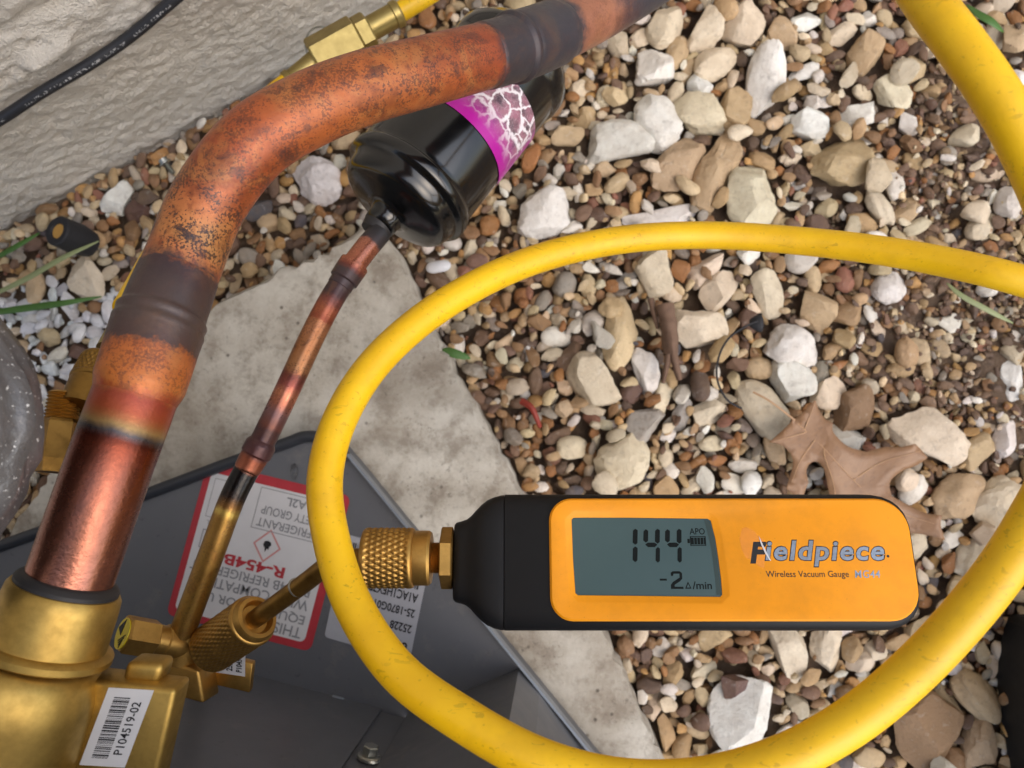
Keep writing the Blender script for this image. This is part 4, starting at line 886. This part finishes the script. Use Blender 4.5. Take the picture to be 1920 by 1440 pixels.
sh = empty('manifold_hose', P(650, 90, .43), 'thinner yellow hose with pale brass hex valve against the stucco wall', 'hose')
H2R = .0050
tube('hose', h2, H2R, M['hose'], sh, n=28)
f0, f1, f2, f3 = P(745, 26, .392), P(690, 62, .391), P(592, 116, .390), P(526, 166, .388)
fx = (f2-f1).normalized(); lf = (f1-f0).length
lathe('ferrule', f0-fx*.002, fx, [(0, .0060), (.001, .0068), (.004, .0068), (.0045, .0061), (lf, .0061)], M['brass_pale'], sh, n=30)
lb = (f2-f1).length
lathe('hex_collar', f1-fx*.002, fx, [(0, .0096), (.0008, .0104), (.0065, .0104), (.0072, .0098)], M['brass_pale'], sh, n=6, rot=.2, smooth=False)
lathe('hex_body', f1+fx*.005, fx, [(0, .0108), (.0008, .0118), (lb-.0055, .0118), (lb-.0045, .0106)], M['brass_pale'], sh, n=6, rot=.2, smooth=False)
lathe('hose_barb', f2-fx*.001, (f3-f2), [(0, .0060), (.006, .0056), (.0155, .0052), (.016, .0060), (.019, .0060), (.0195, .0050)], M['brass_pale'], sh, n=30)
h3 = spline([P(*a) for a in ((540, 155, .388), (500, 190, .380), (445, 262, .360), (370, 370, .325), (300, 470, .290), (262, 540, .268), (240, 580, .258))], .003)
tube('hose', h3, H2R, M['hose'], sh, n=28)
rp = P(604, 88, .392); rv = spline([rp+CX*.0085*math.cos(a)+CY*.0085*math.sin(a)+CZ*.004*math.sin(a) for a in np.linspace(0, 2*math.pi, 17)], .001)
tube('wire_ring', rv, .0005, M['steel'], sh, n=8)
# hose end on the left: ferrule, knurled nut, threaded port
le = empty('knurled_hose_end', P(150, 760, .25), 'knurled brass hose end behind the thick copper pipe', 'fitting')
k0 = P(262, 572, .262); k1 = P(194, 698, .245); kx = (k1-k0).normalized(); kl = (k1-k0).length
lathe('ferrule', k0-kx*.004, kx, [(0, .0058), (.0008, .0064), (.009, .0064), (.0095, .0056), (kl-.004, .0056)], M['brass_pale'], le, n=28)
knurl('knurled_nut', k1-kx*.004, kx, 0.010, .0083, M['brass_tube'], le, nd=30, nrow=8, depth=.0005)
lathe('nut_skirt', k1+kx*.0058, kx, [(0, .0079), (.002, .0077), (.005, .0075), (.009, .0070)], M['brass_tube'], le, n=36)
pt = P(122, 748, .236); px_ = (P(104, 860, .232)-pt).normalized()
thr = [(i*.00055, .0050 if i % 2 else .0043) for i in range(24)]
lathe('threaded_port', pt-px_*.002, px_, thr, M['brass'], le, n=32)
lathe('port_base', pt+px_*.0065, px_, [(0, .0055), (.001, .0062), (.012, .0062), (.016, .0055)], M['brass_tube'], le, n=6, smooth=False)

# ------------------------------------------------------------------ small things
# speckled grey lump at the pipe
def mat_lump():
    m = NT('speckled_grey_wet_wrap'); f = m.ramp(m.noise(1100, 2, .5), step01(.66, .72)); c = m.mix(m.noise(60, 5), hx('484748'), hx('626062'))
    m.set(Base_Color=m.mix(f, c, hx('d0d0d0')), Roughness=m.math('ADD', .2, m.math('MULTIPLY', m.noise(250, 4), .25)), Specular_IOR_Level=.7); m.bump(m.noise(260, 5, .6), .4, .0015); return m.m
M['lump'] = mat_lump()
V, Fc = ICO[4]; V = V.copy(); r = np.random.default_rng(4)
for k_ in range(7): V *= (1+.018*np.sin(V@(r.normal(size=3)*(3+2*k_))+k_))[:, None]
cA = np.array(P(-170, 845, .178)); a_ = np.array(P(-120, 560, .178)-P(-170, 845, .178)); b_ = np.array(P(64, 860, .178)-P(-170, 845, .178)); cz_ = np.array(CZ)*.016
o = mk('pipe_wrap', cA+V[:, :1]*a_*1.02+V[:, 1:2]*b_*.98+V[:, 2:]*cz_, Fc, M['lump'], sharp=None); setp(o, 'rounded dark grey speckled wrap pressed against the thick copper pipe', 'insulation')
# black cable on the wall
def mat_cable():
    m = NT('printed_black_cable'); th = m.attr('th'); s = m.attr('s')
    band = m.ramp(th, [(.60, (0, 0, 0)), (.615, (1, 1, 1)), (.67, (1, 1, 1)), (.685, (0, 0, 0))]); nz = m.ramp(m.noise(900, 1), step01(.54, .58)); gate = m.ramp(m.noise(70, 1), step01(.42, .46))
    c = m.mix(m.math('MULTIPLY', m.math('MULTIPLY', band, nz), m.math('MULTIPLY', gate, .75)), hx('26272b'), hx('b8b8b8')); m.set(Base_Color=c, Roughness=.45); return m.m
M['cable'] = mat_cable()
cp = spline([PW(u, v, o_) for u, v, o_ in ((-1300, 900, .004), (-800, 690, .004), (-330, 420, .004), (-160, 318, .005), (0, 224, .007), (80, 172, .008), (165, 122, .008), (235, 75, .007), (325, 0, .007), (450, -110, .006), (600, -240, .004), (760, -420, .004), (900, -640, .004))], .003)
o = tube('cable', cp, .0029, M['cable'], None, n=24); setp(o, 'black printed cable running up the stucco wall', 'cable')
# oak leaf
def mat_leaf():
    m = NT('dry_leaf'); c = m.mix(m.noise(90, 6, .6), hx('a17b58'), hx('785a42')); c = m.mix(m.math('MULTIPLY', m.ramp(m.noise(300, 5, .7), step01(.55, .68)), .5), c, hx('6a5240')); m.set(Base_Color=c, Roughness=.42); m.bump(m.noise(420, 5), .3, .001); return m.m
M['leaf'] = mat_leaf()
lseg = [[(1487, 786), (1500, 779), (1515, 763), (1529, 749)], [(1529, 749), (1535, 768), (1548, 786), (1562, 793)], [(1562, 793), (1561, 806), (1572, 822), (1592, 838), (1625, 847)], [(1625, 847), (1660, 838), (1690, 838), (1716, 832)], [(1716, 832), (1726, 842), (1740, 858)], [(1740, 858), (1720, 872), (1690, 884), (1668, 906), (1672, 930)], [(1672, 930), (1705, 948), (1735, 962), (1766, 966)], [(1766, 966), (1764, 985), (1772, 1012)], [(1772, 1012), (1730, 1002), (1690, 1000), (1650, 1012), (1640, 1040)], [(1640, 1040), (1610, 1010), (1590, 1000), (1570, 1010)], [(1570, 1010), (1560, 960), (1553, 915), (1545, 880)], [(1545, 880), (1533, 866), (1520, 868), (1512, 882), (1516, 905)], [(1516, 905), (1508, 925), (1502, 950)], [(1502, 950), (1490, 930), (1474, 916)], [(1474, 916), (1482, 890), (1487, 866), (1482, 850)], [(1482, 850), (1470, 838), (1458, 832), (1442, 829)], [(1442, 829), (1458, 815), (1472, 802), (1487, 786)]]
lfp = []
for sg in lseg:
    sp_ = spline([Vector((a, b, 0)) for a, b in sg], 9); lfp += [(q_[0], q_[1]) for q_ in sp_[:-1]]
bm = bmesh.new(); vs_ = [bm.verts.new((a, b, 0)) for a, b in lfp]; es = [bm.edges.new((vs_[i], vs_[(i+1) % len(vs_)])) for i in range(len(vs_))]
bmesh.ops.triangle_fill(bm, edges=es, use_beauty=True)
bmesh.ops.subdivide_edges(bm, edges=[e for e in bm.edges if not e.is_boundary], cuts=1); bmesh.ops.triangulate(bm, faces=bm.faces[:]); bmesh.ops.subdivide_edges(bm, edges=[e for e in bm.edges if not e.is_boundary and e.calc_length() > 18], cuts=1); bmesh.ops.triangulate(bm, faces=bm.faces[:])
ax0, ax1 = Vector((1487, 786)), Vector((1700, 985)); axd = (ax1-ax0).normalized()
V = []
def leaf_pt(x, y, up=0):
    q_ = Vector((x, y)); d = abs((q_-ax0).cross(axd)); al = (q_-ax0).dot(axd)
    return PZ(x, y, .0240+.000020*d+.0009*math.sin(al*.02)+.0009*math.sin(x*.05+y*.02)-.0007*max(0, 1-d/10)+up)
for v in bm.verts: V.append(leaf_pt(v.co.x, v.co.y))
bm.verts.index_update(); Fs = [[v.index for v in f.verts] for f in bm.faces]; bm.free()
leaf = mk('oak_leaf', V, Fs, M['leaf'], sharp=None); sm = leaf.modifiers.new('thick', 'SOLIDIFY'); sm.thickness = .00025; setp(leaf, 'dry brown lobed oak leaf lying beside the gauge', 'leaf')
M['vein'] = simple('leaf_vein', hx('b08c6a'), .5)
for pts_ in ([(1487, 786), (1540, 836), (1600, 900), (1690, 985)], [(1508, 806), (1518, 780), (1528, 756)], [(1512, 810), (1485, 818), (1450, 828)], [(1545, 842), (1545, 852), (1562, 905), (1572, 985)], [(1528, 824), (1500, 865), (1484, 905)], [(1600, 900), (1650, 868), (1725, 846)], [(1640, 938), (1700, 966), (1752, 982)]):
    lp_ = spline([Vector((a, b, 0)) for a, b in pts_], 6); tube('vein', np.array([leaf_pt(a, b, .00012) for a, b, _ in lp_]), lambda t, s: .00042*(1-.6*t), M['vein'], leaf, n=6)
tube('stem', spline([leaf_pt(1490, 788), PZ(1465, 768, .0262), PZ(1440, 750, .028), PZ(1412, 735, .027)], .002), .0006, M['vein'], leaf, n=8)
# bark strip
M['bark'] = simple('bark', hx('6e5646'), .85, 0, .4, 260, bump=.8)
bk = empty('bark_strip', PZ(1255, 640, .012), 'short split strip of brown bark lying between cream stones', 'bark')
for nm_, pts_, r0_, r1_ in (('stick', ((1246, 572, .022), (1252, 600, .0225), (1256, 630, .0225), (1259, 662, .021)), .0052, .0042), ('splinter', ((1256, 645, .0215), (1252, 675, .019), (1246, 704, .016), (1243, 718, .014)), .0026, .0010), ('splinter', ((1260, 645, .0215), (1265, 675, .020), (1271, 700, .018), (1274, 712, .017)), .0028, .0016), ('splinter', ((1220, 560, .020), (1226, 590, .020), (1233, 616, .018)), .0020, .0010)):
    tube(nm_, spline([PZ(*a) for a in pts_], .0015), lambda t, s, a=r0_, b=r1_: (a+(b-a)*t)*(1+.06*math.sin(t*19)), M['bark'], bk, n=16, wob=.25)
# thin black wire
wp = spline([PZ(u, v, z) for u, v, z in ((1425, 600, .024), (1398, 612, .026), (1365, 636, .027), (1347, 672, .026), (1345, 712, .025), (1362, 748, .023), (1390, 766, .018))], .002)
o = tube('wire_tie', wp, .0006, M['black_rubber'], None, n=8); setp(o, 'thin black curved wire on the gravel by the cream stones', 'wire')
V, Fc = ICO[2]; 
o = mk('rubber_scrap', V*np.array([.0042, .005, .003])*(1+.2*np.sin(V[:, :1]*5))+np.array(PZ(1421, 606, .022)), Fc, M['black_rubber'], sharp=None); setp(o, 'small black rubber scrap at the end of the thin wire', 'scrap')
# grass blades
M['grass'] = simple('green_grass', hx('44692c'), .5); M['grass_pale'] = simple('pale_stem', hx('8c9468'), .5)
def blade(pts, wpx, mat, label, cat='grass'):
    p = spline([PZ(*a) for a in pts], .003); n = len(p); V = []; T = np.gradient(p, axis=0)
    for i in range(n):
        t = Vector(T[i]).normalized(); sd_ = t.cross(UP).normalized(); w__ = size_px(wpx)/2*(1-.85*abs(2*i/(n-1)-1)**3)+.0001
        V += [Vector(p[i])-sd_*w__, Vector(p[i])+UP*w__*-.35, Vector(p[i])+sd_*w__]
    Fs = [(i*3+k_, i*3+k_+1, i*3+k_+4, i*3+k_+3) for i in range(n-1) for k_ in (0, 1)]
    o = mk('grass_blade', V, Fs, mat, sharp=None); m_ = o.modifiers.new('thick', 'SOLIDIFY'); m_.thickness = .0002; setp(o, label, cat)
blade([(828, 656, .026), (850, 662, .027), (882, 672, .024)], 16, M['grass'], 'short green grass blade beside the concrete pad edge')
blade([(1812, 8, .02), (1838, 28, .026), (1862, 42, .027), (1882, 60, .022)], 14, M['grass'], 'green grass blade beside the hose and a cream rock')
blade([(-40, 590, .02), (60, 576, .027), (120, 568, .03), (190, 556, .024)], 13, M['grass'], 'green grass blade lying across the white stone chips')
blade([(-30, 560, .022), (50, 522, .03), (120, 482, .034), (185, 452, .03)], 10, M['grass_pale'], 'pale grass stem reaching past the cut black tube')
blade([(-20, 490, .022), (30, 462, .03), (75, 436, .028)], 10, M['grass'], 'dark green grass blade at the foot of the stucco wall')
blade([(1775, 530, .022), (1800, 552, .025), (1850, 580, .025), (1900, 606, .02)], 9, M['grass_pale'], 'pale green stem lying on the dirt under the hose')
# cut rubber tube
t0_, t1_ = PZ(106, 432, .040), PZ(168, 458, .018); tx = (t1_-t0_).normalized()
ct = empty('cut_tube', t1_, 'short cut black tube with tan core on the gravel by the wall', 'tube')
lathe('sleeve', t0_, tx, [(.002, .0040), (0, .0052), (0, .0082), (.0008, .0090), (.014, .0094), ((t1_-t0_).length, .0080)], M['black_rubber'], ct, n=32, cap=False)
M['core'] = simple('tan_core', hx('b58a45'), .6)
lathe('core', t0_+tx*.0012, tx, [(0, .0044), (.006, .0044)], M['core'], ct, n=24)
# loose screw near the wall
s0_ = PZ(304, 298, .024); s1_ = PZ(326, 326, .020); sx_ = (s1_-s0_).normalized()
ls = empty('loose_screw', s1_, 'small grey screw lying on the gravel beside the thick pipe', 'screw')
lathe('head', s0_, sx_, [(0, .0028), (.002, .0028), (.0024, .0038), (.003, .0038)], M['steel'], ls, n=18)
lathe('shank', s0_+sx_*.003, sx_, [(i*.0004, .0017 if i % 2 else .0012) for i in range(18)]+[(.0076, .0003)], M['steel'], ls, n=14)
# white plastic bit and red stem
V, Fc = ICO[3]; w1 = V*np.array([.0075, .0034, .0028]); w1[:, 1] *= (1+.35*np.abs(V[:, 0])); 
o = mk('plastic_bit', w1@np.array(Matrix.Rotation(.15, 3, 'Z')).T+np.array(PZ(822, 500, .020)), Fc, M['white_paper'], sharp=None); setp(o, 'small white plastic bit on gravel beside the black filter', 'scrap')
M['redstem'] = simple('red_stem', hx('8a3022'), .5)
o = tube('red_stem', spline([PZ(u, v, z) for u, v, z in ((978, 752, .022), (996, 764, .024), (1006, 784, .022), (1012, 800, .018))], .002), lambda t, s: .0021*(1-.4*t), M['redstem'], None, n=12); setp(o, 'short dark red stem on the pea gravel', 'stem')
# black case at the lower right
M['case'] = simple('matte_black_case', hx('101012'), .6)
cb_ = [PZ(u, v, .004)+Vector((0, 0, .07)) for u, v in ((1888, 1150), (1872, 1210), (1866, 1270), (1873, 1340), (1888, 1420), (1915, 1560), (2250, 1560), (2250, 1150))]
o = plate('black_case', cb_, UP, .072, M['case']); bv = o.modifiers.new('b', 'BEVEL'); bv.width = .004; bv.segments = 3; setp(o, 'matte black case edge standing on the gravel', 'case')
